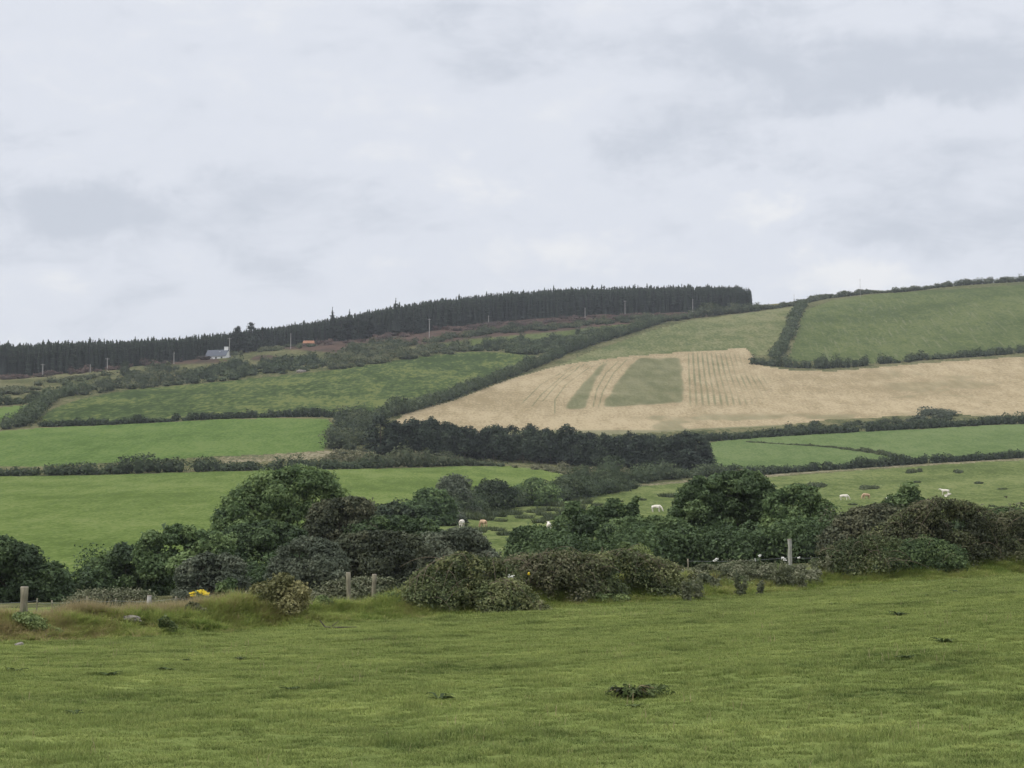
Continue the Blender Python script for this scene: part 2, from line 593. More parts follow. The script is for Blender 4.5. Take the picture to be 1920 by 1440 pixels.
def rough_mat(name, c1, c2, scale=8.0, c3=None, s3=2.0, bump=0.3, stretch=(1, 1, 1)):
    m, t = new_mat(name)
    co = t.n('ShaderNodeTexCoord').outputs['Object']
    co = t.v('MULTIPLY', co, stretch)
    n = t.noise(co, scale, 6.0, 0.65)
    c = t.mix(t.ss(n, 0.35, 0.65), c1, c2)
    if c3:
        c = t.mix(t.ss(t.noise(co, s3, 4.0), 0.48, 0.62), c, c3)
    b = t.n('ShaderNodeBump', ins={'Strength': bump, 'Distance': 0.02, 'Height': n})
    p = t.n('ShaderNodeBsdfPrincipled', ins={'Base Color': c, 'Roughness': 0.85, 'Normal': b.outputs[0]})
    p.inputs['Specular IOR Level'].default_value = 0.2
    t.n('ShaderNodeOutputMaterial', ins={0: p.outputs[0]})
    return m


def field_mat(name, cols, patch=0.03, mott=0.25, finesc=1.3, contrast=1.0, streak=None, bump=0.5, speck=None, attr=None):
    """grassland: cols = (dark, mid, light) mottled at three sizes"""
    m, t = new_mat(name)
    pos = t.n('ShaderNodeNewGeometry').outputs['Position']
    xy = t.v('MULTIPLY', pos, (1, 1, 0.0))
    a = t.noise(xy, patch, 3.0, 0.5)
    tus = t.v('MULTIPLY', pos, (1, 0.26, 0.0))
    b = t.noise(tus, mott * 1.6, 4.0, 0.6)
    c = t.noise(tus, finesc * 1.5, 3.0, 0.72)
    f = t.m('ADD', t.m('MULTIPLY', a, 0.27), t.m('ADD', t.m('MULTIPLY', b, 0.28), t.m('MULTIPLY', c, 0.45)))
    lo, hi = 0.5 - 0.062 / contrast, 0.5 + 0.062 / contrast
    col = t.mix(t.ss(f, lo, 0.5), cols[0], cols[1])
    col = t.mix(t.ss(f, 0.5, hi), col, cols[2])
    if streak:
        sc, vec, colr, amt = streak
        s = t.noise(t.v('MULTIPLY', t.n('ShaderNodeVectorRotate', rotation_type='Z_AXIS', ins={0: xy, 'Angle': vec}).outputs[0], sc), 1.0, 3.0, 0.6)
        g = t.noise(xy, 0.012, 2.0)
        col = t.mix(t.m('MULTIPLY', t.ss(s, 0.54, 0.70), t.m('MULTIPLY', t.ss(g, 0.30, 0.5), amt)), col, colr)
    if speck:
        sp = t.noise(xy, speck[0], 2.0, 0.5)
        col = t.mix(t.ss(sp, speck[1], speck[1] + 0.05, 0.0, 0.8), col, speck[2])
    if attr:
        fac = t.n('ShaderNodeAttribute', attribute_name=attr[0]).outputs['Fac']
        if attr[0] == 'uncut':
            rp_ = t.n('ShaderNodeAttribute', attribute_name='ribpos').outputs['Fac']
            ra_ = t.n('ShaderNodeAttribute', attribute_name='ribamt').outputs['Fac']
            wav = t.m('COSINE', t.m('MULTIPLY', t.m('ADD', rp_, t.m('MULTIPLY', b, 0.22)), 6.28318))
            wav = t.m('ADD', 0.5, t.m('MULTIPLY', wav, 0.5))
            fac = t.m('MAXIMUM', fac, t.m('MULTIPLY', ra_, t.m('ADD', 0.24, t.m('MULTIPLY', wav, 0.42))))
        fac = t.ss(t.m('ADD', fac, t.m('MULTIPLY', t.m('SUBTRACT', c, 0.5), 0.55)), 0.32, 0.68)
        h = t.mix(t.ss(t.m('ADD', t.m('MULTIPLY', b, 0.6), t.m('MULTIPLY', c, 0.4)), 0.36, 0.64), attr[1], attr[2])
        h = t.mix(t.ss(a, 0.48, 0.66, 0.0, 0.55), h, attr[3])
        col = t.mix(t.m('MULTIPLY', fac, 0.84 if attr[0] == 'uncut' else 1.0), col, h)
    bp = t.n('ShaderNodeBump', ins={'Strength': bump, 'Distance': 0.25, 'Height': t.m('ADD', c, t.m('MULTIPLY', b, 1.2))})
    p = t.n('ShaderNodeBsdfDiffuse', ins={0: col, 1: 1.0, 2: bp.outputs[0]})
    t.n('ShaderNodeOutputMaterial', ins={0: p.outputs[0]})
    return m


M = {}
M['pasture'] = field_mat('pasture grass', ((0.088, 0.125, 0.034), (0.120, 0.166, 0.046), (0.158, 0.196, 0.064)), 0.022, 0.16, 1.2)
M['pasture_cool'] = field_mat('young green grass', ((0.078, 0.122, 0.034), (0.105, 0.160, 0.045), (0.135, 0.184, 0.058)), 0.02, 0.12, 0.8)
M['pasture_pale'] = field_mat('pale pasture', ((0.088, 0.128, 0.046), (0.114, 0.158, 0.058), (0.142, 0.182, 0.074)), 0.02, 0.14, 0.9)
M['cow_pasture'] = field_mat('cow pasture', ((0.080, 0.105, 0.036), (0.122, 0.152, 0.052), (0.168, 0.190, 0.074)), 0.03, 0.22, 1.1, speck=(0.35, 0.66, (0.05, 0.07, 0.03)))
M['rank'] = field_mat('rank uncut meadow', ((0.046, 0.068, 0.026), (0.072, 0.100, 0.036), (0.135, 0.155, 0.054)), 0.02, 0.09, 0.35, 1.25)
M['upland'] = field_mat('upland green', ((0.066, 0.088, 0.033), (0.094, 0.118, 0.044), (0.126, 0.146, 0.058)), 0.012, 0.09, 0.5, 0.9,
                        streak=((0.60, 0.020, 0), 0.12, (0.175, 0.180, 0.105), 0.55))
M['olive'] = field_mat('thin olive meadow', ((0.095, 0.115, 0.048), (0.135, 0.150, 0.066), (0.195, 0.190, 0.098)), 0.018, 0.10, 0.5, 1.15)
M['rough'] = field_mat('rough hill grass', ((0.075, 0.082, 0.038), (0.115, 0.118, 0.055), (0.165, 0.152, 0.080)), 0.02, 0.11, 0.5, 1.25,
                       attr=('heath', (0.055, 0.045, 0.036), (0.105, 0.070, 0.055), (0.125, 0.080, 0.060)))
M['dry'] = field_mat('dry verge grass', ((0.10, 0.105, 0.055), (0.165, 0.150, 0.085), (0.26, 0.225, 0.145)), 0.05, 0.25, 0.9, 1.2)
M['stubble'] = field_mat('mown stubble', ((0.265, 0.212, 0.122), (0.335, 0.270, 0.163), (0.410, 0.333, 0.208)), 0.012, 0.10, 0.7, 1.0,
                         attr=('uncut', (0.094, 0.110, 0.052), (0.160, 0.166, 0.088), (0.245, 0.228, 0.138)))
M['valley'] = field_mat('valley floor', ((0.045, 0.065, 0.025), (0.070, 0.092, 0.034), (0.105, 0.125, 0.048)), 0.05, 0.3, 1.5)

M['oak'] = leaf_mat('dark broadleaf', (0.049, 0.074, 0.036), (0.082, 0.123, 0.052), (0.145, 0.201, 0.078))
M['ash'] = leaf_mat('lighter broadleaf', (0.060, 0.094, 0.042), (0.106, 0.159, 0.063), (0.190, 0.257, 0.098))
M['copper'] = leaf_mat('brownish broadleaf', (0.048, 0.058, 0.036), (0.086, 0.097, 0.055), (0.145, 0.145, 0.084))
M['willow'] = leaf_mat('grey willow', (0.069, 0.084, 0.056), (0.112, 0.132, 0.087), (0.175, 0.191, 0.125))
M['hedge'] = leaf_mat('hawthorn hedge', (0.038, 0.055, 0.032), (0.064, 0.087, 0.043), (0.113, 0.138, 0.067))
M['gorse'] = leaf_mat('gorse scrub', (0.046, 0.062, 0.035), (0.078, 0.096, 0.049), (0.136, 0.145, 0.075))
M['heather'] = leaf_mat('heather', (0.064, 0.052, 0.043), (0.123, 0.084, 0.070), (0.174, 0.119, 0.090))
M['conifer'] = leaf_mat('spruce needles', (0.016, 0.022, 0.017), (0.025, 0.036, 0.024), (0.042, 0.055, 0.034), 0.1)
M['pine'] = leaf_mat('pine needles', (0.023, 0.033, 0.024), (0.038, 0.054, 0.034), (0.069, 0.090, 0.051), 0.1)
M['bramble'] = leaf_mat('bramble leaves', (0.059, 0.078, 0.034), (0.122, 0.149, 0.061), (0.226, 0.237, 0.102))
M['bramble_red'] = leaf_mat('bramble turning brown', (0.054, 0.061, 0.033), (0.111, 0.118, 0.059), (0.201, 0.191, 0.109))
M['nettle'] = leaf_mat('nettle', (0.083, 0.117, 0.049), (0.151, 0.200, 0.075), (0.250, 0.300, 0.108))
M['thistle'] = leaf_mat('thistle', (0.085, 0.100, 0.055), (0.150, 0.165, 0.092), (0.270, 0.270, 0.175))
M['drygrass'] = leaf_mat('dry grass', (0.168, 0.156, 0.060), (0.264, 0.228, 0.108), (0.396, 0.324, 0.180), 0.35)
M['dock'] = leaf_mat('dock leaves', (0.050, 0.070, 0.028), (0.085, 0.118, 0.042), (0.150, 0.180, 0.065))
M['dead'] = leaf_mat('dead blackened leaves', (0.030, 0.034, 0.018), (0.055, 0.060, 0.030), (0.130, 0.125, 0.065))
M['thorn'] = leaf_mat('yellowing thorn', (0.080, 0.088, 0.036), (0.165, 0.165, 0.070), (0.310, 0.285, 0.130))
M['rush'] = leaf_mat('rushes', (0.060, 0.078, 0.040), (0.095, 0.118, 0.055), (0.140, 0.160, 0.075))
M['bark'] = rough_mat('bark', (0.06, 0.05, 0.04), (0.11, 0.095, 0.075), 14.0, stretch=(1, 1, 0.2))
M['cane'] = rough_mat('dead bramble cane', (0.13, 0.10, 0.07), (0.22, 0.18, 0.13), 20.0)
M['post'] = rough_mat('weathered post', (0.16, 0.145, 0.10), (0.25, 0.225, 0.16), 26.0, (0.11, 0.125, 0.065), 7.0, 0.6, (1, 1, 0.15))
M['post_top'] = rough_mat('sawn post top', (0.34, 0.29, 0.24), (0.42, 0.37, 0.30), 30.0)
M['post_pale'] = rough_mat('pale grey post', (0.28, 0.27, 0.24), (0.38, 0.37, 0.33), 22.0, (0.18, 0.19, 0.13), 6.0, 0.5, (1, 1, 0.15))
M['wire'] = rough_mat('galvanised wire', (0.22, 0.23, 0.24), (0.30, 0.31, 0.32), 40.0)
M['pole'] = rough_mat('weathered pole', (0.30, 0.28, 0.26), (0.42, 0.40, 0.37), 3.0)
M['rock'] = rough_mat('lichened stone', (0.20, 0.175, 0.15), (0.34, 0.29, 0.25), 6.0, (0.12, 0.115, 0.06), 3.0, 0.6)
M['rock_pale'] = rough_mat('pale stone', (0.21, 0.185, 0.165), (0.33, 0.295, 0.265), 7.0, (0.22, 0.2, 0.16), 4.0, 0.6)
M['slate'] = rough_mat('slate roof', (0.085, 0.095, 0.115), (0.115, 0.125, 0.145), 1.6, stretch=(1, 1, 3))
M['wall'] = rough_mat('whitewashed wall', (0.66, 0.66, 0.64), (0.76, 0.76, 0.74), 2.0)
M['glass'] = rough_mat('dark window', (0.03, 0.035, 0.04), (0.05, 0.055, 0.06), 1.0)
M['rust'] = rough_mat('rusty sheet roof', (0.24, 0.115, 0.065), (0.30, 0.155, 0.09), 1.2)
M['cow_white'] = rough_mat('cream hide', (0.62, 0.56, 0.47), (0.74, 0.69, 0.60), 2.0)
M['cow_tan'] = rough_mat('fawn hide', (0.42, 0.28, 0.17), (0.54, 0.38, 0.25), 2.0)
M['petal'] = rough_mat('yellow petals', (0.62, 0.45, 0.02), (0.72, 0.55, 0.05), 30.0)
M['petal_white'] = rough_mat('white blossom', (0.66, 0.65, 0.58), (0.78, 0.77, 0.72), 30.0)
M['soil'] = rough_mat('dark earth', (0.045, 0.040, 0.024), (0.075, 0.064, 0.038), 12.0)


def near_mat(name, blade=False):
    """sward of the near field; the same world-space patches colour the turf and its blades"""
    m, t = new_mat(name)
    pos = t.n('ShaderNodeNewGeometry').outputs['Position']
    xy = t.v('MULTIPLY', pos, (1, 1, 0.0))
    a = t.noise(xy, 0.32, 4.0, 0.55)
    b = t.noise(xy, 1.5, 5.0, 0.6)
    c = t.noise(xy, 7.0, 4.0, 0.65)
    f = t.m('ADD', t.m('MULTIPLY', a, 0.44), t.m('ADD', t.m('MULTIPLY', b, 0.36), t.m('MULTIPLY', c, 0.20)))
    dk, md, lt = (0.104, 0.146, 0.043), (0.232, 0.288, 0.086), (0.365, 0.420, 0.132)
    col = t.mix(t.ss(f, 0.37, 0.5), dk, md)
    col = t.mix(t.ss(f, 0.5, 0.64), col, lt)
    if blade:
        tint = t.n('ShaderNodeAttribute', attribute_name='tint').outputs['Fac']
        rnd = t.n('ShaderNodeObjectInfo').outputs['Random']
        col = t.mix(t.ss(rnd, 0.55, 1.0, 0.0, 0.55), col, (0.330, 0.350, 0.120))
        col = t.mix(t.ss(rnd, 0.0, 0.40, 0.62, 0.0), col, (0.075, 0.108, 0.030))
        col = t.mix(t.ss(tint, 0.5, 1.0, 0.0, 0.5), col, (0.270, 0.275, 0.120))
        col = t.mix(t.ss(tint, 0.0, 0.35, 0.45, 0.0), col, (0.085, 0.112, 0.034))
        d = t.n('ShaderNodeBsdfDiffuse', ins={0: col})
        tr = t.n('ShaderNodeBsdfTranslucent', ins={0: col})
        mx = t.n('ShaderNodeMixShader', ins={0: 0.35, 1: d.outputs[0], 2: tr.outputs[0]})
        t.n('ShaderNodeOutputMaterial', ins={0: mx.outputs[0]})
    else:
        col = t.mix(0.40, col, (0.050, 0.058, 0.022))
        bk = t.n('ShaderNodeAttribute', attribute_name='bank').outputs['Fac']
        bcol = t.mix(t.ss(b, 0.4, 0.6), (0.085, 0.086, 0.034), (0.170, 0.155, 0.065))
        col = t.mix(t.m('MULTIPLY', t.ss(t.m('ADD', bk, t.m('MULTIPLY', t.m('SUBTRACT', c, 0.5), 0.5)), 0.3, 0.7), 0.8), col, bcol)
        bp = t.n('ShaderNodeBump', ins={'Strength': 0.8, 'Distance': 0.05, 'Height': t.m('ADD', c, b)})
        d = t.n('ShaderNodeBsdfDiffuse', ins={0: col, 1: 1.0, 2: bp.outputs[0]})
        t.n('ShaderNodeOutputMaterial', ins={0: d.outputs[0]})
    return m


M['turf'] = near_mat('near turf')
M['blade'] = near_mat('grass blades', True)


def long_mat(name):
    """long grass of the bank: green lush and straw patches"""
    m, t = new_mat(name)
    pos = t.n('ShaderNodeNewGeometry').outputs['Position']
    xy = t.v('MULTIPLY', pos, (1, 1, 0.0))
    a = t.noise(xy, 0.35, 3.0, 0.55)
    b = t.noise(xy, 1.4, 3.0, 0.6)
    tint = t.n('ShaderNodeAttribute', attribute_name='tint').outputs['Fac']
    sep = t.n('ShaderNodeSeparateXYZ', ins={0: pos})
    # the bank is drier at its left end and over the stones
    left = t.ss(sep.outputs[0], -12.0, -4.0, 0.42, 0.0)
    f = t.m('ADD', t.m('ADD', t.m('MULTIPLY', a, 0.55), t.m('MULTIPLY', b, 0.45)), t.m('MULTIPLY', left, 0.5))
    rnd = t.n('ShaderNodeObjectInfo').outputs['Random']
    f = t.m('ADD', f, t.m('ADD', t.m('MULTIPLY', t.m('SUBTRACT', tint, 0.5), 0.22), t.m('MULTIPLY', t.m('SUBTRACT', rnd, 0.5), 0.26)))
    col = t.mix(t.ss(f, 0.36, 0.50), (0.165, 0.235, 0.058), (0.300, 0.340, 0.100))
    col = t.mix(t.ss(f, 0.56, 0.80), col, (0.34, 0.28, 0.14))
    d = t.n('ShaderNodeBsdfDiffuse', ins={0: col})
    tr = t.n('ShaderNodeBsdfTranslucent', ins={0: col})
    mx = t.n('ShaderNodeMixShader', ins={0: 0.42, 1: d.outputs[0], 2: tr.outputs[0]})
    t.n('ShaderNodeOutputMaterial', ins={0: mx.outputs[0]})
    return m


M['longgrass'] = long_mat('long bank grass')

# ------------------------------------------------------------------ ground: near field, far hillside, fields
def grid_faces(nr, nc):
    i = np.arange(nr - 1)[:, None] * nc + np.arange(nc - 1)[None, :]
    return np.stack([i, i + 1, i + 1 + nc, i + nc], -1).reshape(-1, 4)


u_in = np.linspace(-0.30, 0.30, 680)
u_side = np.concatenate([np.linspace(0.31, 0.5, 12), np.linspace(0.55, 3.2, 16)])
U_ALL = np.concatenate([-u_side[::-1], u_in, u_side])
Y_SPLIT = 78.0

# near field: columns coarser, from the photographer's feet to beyond the bank
un = np.concatenate([-u_side[::-1], np.linspace(-0.30, 0.30, 300), u_side])
yn = np.concatenate([[1.0, 2, 4, 6, 8, 10], np.exp(np.linspace(math.log(11.5), math.log(33), 60)), np.linspace(33.2, Y_SPLIT, 190)])
X = un[None, :] * yn[:, None]; Y = np.broadcast_to(yn[:, None], X.shape)
Z = ground_z(X, Y)
bd, _ = bank_dist(X, Y)
bankw = np.exp(-((bd - 0.2) / 1.7) ** 2)
NEAR = mesh_np('near_field', np.stack([X, Y, Z], -1).reshape(-1, 3), [(grid_faces(len(yn), len(un)), 0)], [M['turf']], True, vattr={'bank': bankw.ravel()})
link('grass_field', NEAR, kind='structure')

# the ground behind the camera
gb = np.array([(-60, -60, -0.02), (60, -60, -0.02), (60, 1.0, -0.02), (-60, 1.0, -0.02)])
link('ground', mesh_np('ground', gb, [(np.array([[0, 1, 2, 3]]), 0)], [M['turf']], vattr={'bank': np.zeros(4)}), kind='structure')

ya = np.concatenate([np.exp(np.linspace(math.log(Y_SPLIT), math.log(1340), 430)), [1400, 1500, 1650, 1850, 2100, 2400, 2800]])
X = U_ALL[None, :] * ya[:, None]; Y = np.broadcast_to(ya[:, None], X.shape)
# the first row must meet the near field's last row
Z = ground_z(X, Y)
FARV = np.stack([X, Y, Z], -1).reshape(-1, 3)
FARF = grid_faces(len(ya), len(U_ALL))
cen = FARV[FARF].mean(1)


def plan(poly, ymin=100.0, step=14.0):
    p = dense(list(poly) + [poly[0]], step)[:-1]
    return hit(p[:, 0], p[:, 1], ymin)[:, :2]


FIELDS = [  # name, material, outline in the photograph
 ('stubble_field', 'stubble', [(738, 792), (760, 776), (800, 764), (850, 751), (905, 730), (960, 710), (1030, 690), (1080, 680), (1180, 668), (1280, 660), (1400, 653), (1412, 668), (1422, 684), (1480, 694), (1560, 696),
                               (1612, 692), (1700, 684), (1800, 676), (1920, 669), (2060, 662), (2060, 776), (1920, 783), (1840, 782), (1800, 776), (1740, 778), (1560, 786), (1450, 800), (1330, 806), (1200, 812), (1100, 818), (960, 822), (840, 815), (735, 812)]),
 ('olive_field', 'olive', [(1040, 687), (1060, 680), (1095, 664), (1150, 645), (1215, 622), (1290, 602), (1400, 587), (1495, 574), (1482, 612), (1462, 655), (1440, 668), (1412, 664), (1400, 653), (1280, 660), (1180, 668), (1080, 680)]),
 ('upland_field', 'upland', [(1478, 676), (1490, 640), (1500, 605), (1508, 582), (1560, 563), (1640, 552), (1720, 546), (1920, 534), (2060, 527), (2060, 648), (1920, 656), (1800, 666), (1700, 675), (1620, 682), (1550, 678)]),
 ('rank_field', 'rank', [(78, 792), (80, 782), (100, 766), (150, 748), (250, 730), (350, 722), (450, 712), (550, 702), (620, 694), (700, 682), (800, 667), (880, 660), (960, 661), (1004, 668), (1000, 676), (960, 700), (880, 728), (800, 755), (740, 772), (700, 780), (620, 778), (500, 779), (400, 782), (250, 790), (100, 797)]),
 ('strip_field', 'upland', [(728, 664), (800, 650), (880, 637), (960, 630), (1050, 622), (1130, 612), (1235, 601), (1180, 614), (1100, 628), (1000, 642), (900, 652), (820, 657)]),
 ('corner_field', 'pasture_cool', [(-120, 772), (0, 764), (56, 759), (48, 772), (25, 797), (0, 800), (-120, 806)]),
 ('upper_pasture', 'pasture_cool', [(-140, 815), (0, 808), (100, 801), (200, 797), (300, 792), (400, 787), (500, 784), (612, 785), (625, 796), (622, 820), (605, 845), (500, 852), (400, 856), (270, 864), (100, 874), (0, 874), (-140, 880)]),
 ('dry_verge', 'dry', [(400, 857), (500, 852), (605, 846), (690, 845), (700, 852), (620, 860), (500, 866), (420, 868)]),
 ('side_pasture', 'pasture_pale', [(1330, 830), (1380, 822), (1450, 817), (1560, 811), (1700, 806), (1850, 797), (2060, 788), (2060, 842), (1920, 850), (1800, 858), (1700, 864), (1600, 872), (1500, 880), (1440, 886), (1330, 888)]),
 ('dry_strip', 'dry', [(1430, 890), (1500, 885), (1600, 879), (1700, 872), (1800, 866), (1920, 859), (2060, 850), (2060, 853), (1920, 863), (1800, 869), (1700, 875), (1600, 882), (1500, 889), (1430, 895), (1300, 904), (1190, 913), (1190, 909), (1300, 900)]),
 ('lower_pasture', 'pasture', [(-160, 896), (0, 893), (200, 890), (400, 884), (620, 880), (790, 877), (860, 874), (960, 874), (1020, 881), (1085, 895), (1060, 915), (1000, 945), (900, 955), (800, 980), (720, 1000), (660, 1050), (560, 1092), (300, 1104), (0, 1110), (-160, 1112)]),
 ('cow_pasture', 'cow_pasture', [(1085, 897), (1180, 912), (1300, 902), (1440, 895), (1600, 883), (1800, 869), (1920, 862), (2060, 853), (2060, 1036), (1920, 1040), (1440, 1052), (1000, 1072), (700, 1080), (660, 1052), (720, 1002), (800, 982), (900, 957), (1000, 947), (1060, 917)]),
]
owner = np.full(len(cen), -1)
for k, (nm, mt, poly) in enumerate(FIELDS):
    pl = plan(poly)
    ins = in_poly(pl, cen[:, 0], cen[:, 1]) & (cen[:, 1] > 110) & (owner < 0)
    owner[ins] = k

# picture place of every far vertex, used to find what grows where on the slope
tv = (FARV[:, 2] - CAMZ) / FARV[:, 1]
rowv = 720.0 - F * np.tan(np.arctan(tv) - PITCH)
vv = (720.0 - rowv) / F
colv = 960.0 + FARV[:, 0] / FARV[:, 1] * F * (CP - vv * SP)


def lerp_line(pts, q, axis):
    pts = sorted(pts, key=lambda p: p[axis])
    return np.interp(q, [p[axis] for p in pts], [p[1 - axis] for p in pts])


def soft(x, w):
    return 1.0 / (1.0 + np.exp(-np.clip(x / w, -30, 30)))


def uncut_mask(px, py):
    """how much of the standing crop is left, by the tractor's swaths (outlined on the slope)"""
    m = np.zeros(px.shape)
    # first strip, second block: left and right edges as curves x(row)
    strips = [([(668, 1146), (690, 1118), (720, 1090), (745, 1070), (768, 1056)], [(668, 1156), (690, 1134), (720, 1116), (745, 1106), (768, 1100)], 678, 768),
              ([(668, 1200), (690, 1176), (720, 1152), (745, 1136), (768, 1128)], [(668, 1276), (690, 1282), (720, 1283), (768, 1283)], 670, 765)]
    for le, ri, top, bot in strips:
        l = lerp_line(le, py, 0); r = lerp_line(ri, py, 0)
        botl = bot - np.clip((px - 1128) * 0.06, 0, 8)
        wob = 7.0 * (fbm(px * 0.05, py * 0.12, 61) - 0.5)
        m = np.maximum(m, (0.55 + 0.34 * fbm(px * 0.05, py * 0.16, 62)) * soft(px - l + wob, 3.2) * soft(r - px + wob, 3.2) * soft(py - top + wob * 0.3, 1.5) * soft(botl - py + wob * 0.25, 1.5))
    # wheel lines on the cleared ground
    for le in ([(672, 1150), (690, 1104), (720, 1062), (750, 1040), (778, 1040)], [(672, 1128), (690, 1085), (720, 1045), (755, 1015)], [(674, 1112), (700, 1060), (740, 1015), (765, 995)],
               [(675, 1162), (700, 1136), (730, 1119), (765, 1112)], [(672, 1178), (700, 1150), (735, 1130), (765, 1122)], [(678, 1090), (720, 1015), (760, 975)]):
        l = lerp_line(le, py, 0)
        ok = soft(py - le[0][0], 1.5) * soft(le[-1][0] - py, 1.5)
        m = np.maximum(m, 0.66 * np.exp(-((px - l) / 2.6) ** 2) * ok)
    wide = 0.6 * fbm(px * 0.005, py * 0.05, 41) + 0.4 * fbm(px * 0.02, py * 0.16, 42)
    m = np.maximum(m, np.clip((px - 1480) / 200, 0, 1) * np.clip((wide - 0.44) * 2.2, 0, 0.44))
    m = np.maximum(m, np.clip((px - 1100) / 100, 0, 1) * soft(py - 772, 3) * np.clip((fbm(px * 0.012, py * 0.06, 43) - 0.42) * 2.4, 0, 0.52))
    m = np.maximum(m, 0.9 * soft(py - (806 - np.clip(px - 1250, 0, 600) * 0.045), 2.0) * (px > 900))
    return m


def rib_masks(px, py):
    """place across the striped block (one unit per swath) and how green its ribs are"""
    lx = lerp_line([(655, 1283), (765, 1284)], py, 0)
    rx = lerp_line([(655, 1402), (680, 1412), (700, 1440), (740, 1496), (765, 1512)], py, 0)
    wv = lerp_line([(655, 1425), (700, 1446), (740, 1474), (765, 1486)], py, 0)
    tpos = (px - lx) / (wv - lx) * 17.0
    body = soft(px - lx - 3, 2.0) * soft(rx - px, 4.0) * soft(py - 658, 1.5) * soft(764 - py, 3.0)
    patch = fbm(px * 0.02, py * 0.045, 31)
    greener = np.clip((patch - 0.40) * 2.0, 0, 1) + 0.30 * np.exp(-((py - 672) / 12.0) ** 2)
    fade = np.clip(1.2 - (px - 1283) / 330.0, 0.5, 1.0)
    return tpos, body * np.clip((0.72 + 0.35 * greener) * fade, 0, 1.1)


def heath_mask(px, py):
    top = np.interp(px, [500, 640, 760, 900, 1000, 1150, 1250, 1330, 1420], [620, 632, 612, 590, 585, 583, 585, 578, 570])
    bot = np.interp(px, [500, 640, 760, 900, 1000, 1150, 1250, 1330, 1420], [655, 662, 650, 634, 626, 612, 600, 592, 576])
    m = soft(py - top, 3.0) * soft(bot - py, 3.0) * soft(px - 520, 12) * soft(1440 - px, 10)
    m *= np.clip(0.5 + 1.3 * fbm(px * 0.012, py * 0.05, 51), 0, 1)
    low = np.interp(px, [0, 200, 400, 500, 620], [690, 684, 676, 670, 655])
    m = np.maximum(m, 0.7 * np.exp(-((py - low) / 8.0) ** 2) * (px < 640) * (fbm(px * 0.02, py * 0.05, 57) > 0.5))
    # thin verge along the long diagonal hedge is pale grass, so no heath there
    return m


for k in range(-1, len(FIELDS)):
    fsel = FARF[owner == k]
    used, inv = np.unique(fsel, return_inverse=True)
    vat = {}
    if k == -1:
        nm, mt = 'hillside', 'rough'
        vat['heath'] = np.maximum(heath_mask(colv[used], rowv[used]), 0)
    else:
        nm, mt = FIELDS[k][0], FIELDS[k][1]
        if mt == 'stubble':
            vat['uncut'] = uncut_mask(colv[used], rowv[used])
            vat['ribpos'], vat['ribamt'] = rib_masks(colv[used], rowv[used])
    me = mesh_np(nm, FARV[used], [(inv.reshape(-1, 4), 0)], [M[mt]], True, vattr=vat)
    link(nm, me, kind='structure')

# ------------------------------------------------------------------ hedges and scrub
def veg(name, label, cat, lumps, counts, size, mats, seed, core_scale=0.62, core=ICO1, group=None, parent=None, kind=None, loc=None, **kw):
    rng = np.random.default_rng(seed)
    mb = MB()
    if core_scale:
        cores(mb, rng, lumps, core_scale, core)
    lumps = np.asarray(lumps, float)
    ar = lumps[:, 3] * (lumps[:, 5] + 0.3 * lumps[:, 3])
    counts = (counts * np.clip(ar / np.median(ar), 0.3, 3.0)).astype(int)
    V, Q, t = leaves(rng, lumps, counts, size, **kw)
    mb.add(V, None, Q, t)
    return link(name, mb.mesh(name, [mats]), parent, loc, label, cat, group, kind)


def line_lumps(pts, h, w, seed, gap=0.50, hvar=0.34, ymin=110.0, sink=0.25, gaps=()):
    """lumps of a hedge whose foot runs under the given picture points"""
    rng = np.random.default_rng(seed)
    d = dense(pts, 6.0)
    P = hit(d[:, 0], d[:, 1], ymin)
    seg = np.hypot(np.diff(P[:, 0]), np.diff(P[:, 1]))
    s = np.concatenate([[0], np.cumsum(seg)])
    n = max(3, int(s[-1] / (w * gap)))
    q = np.linspace(0, s[-1], n)
    hs = np.interp(q, s, np.interp(np.arange(len(d)), np.linspace(0, len(d) - 1, len(np.atleast_1d(h))), np.atleast_1d(h)))
    x = np.interp(q, s, P[:, 0]) + rng.normal(size=n) * w * 0.14
    y = np.interp(q, s, P[:, 1]) + rng.normal(size=n) * w * 0.14 + w * 0.35
    z = ground_z(x, y)
    hv = hs * (1 + hvar * 2 * (vnoise(q / (w * 2.2), q * 0 + seed, seed) - 0.5) + hvar * 0.5 * rng.normal(size=n))
    hv = np.maximum(hv, 0.35 * hs)
    rx = w * 0.5 * (0.85 + 0.45 * rng.random(n))
    tallb = rng.random(n) < 0.035
    hv = np.where(tallb, hv * 1.25, hv)
    rx = np.where(tallb, rx * 1.3, rx)
    keep = rng.random(n) > 0.02
    for a, b in gaps:
        keep &= ~((q / s[-1] > a) & (q / s[-1] < b))
    L = np.stack([x, y, z + hv * 0.42 - sink, rx, rx, hv * 0.6], 1)[keep]
    return L


def hedge(label, pts, h, w, leaf, n, mat='hedge', seed=1, name='hedge', cat='hedge', group=None, **kw):
    L = line_lumps(pts, h, w, seed, **kw)
    return veg(name, label, cat, L, n, leaf, M[mat], seed, group=group)


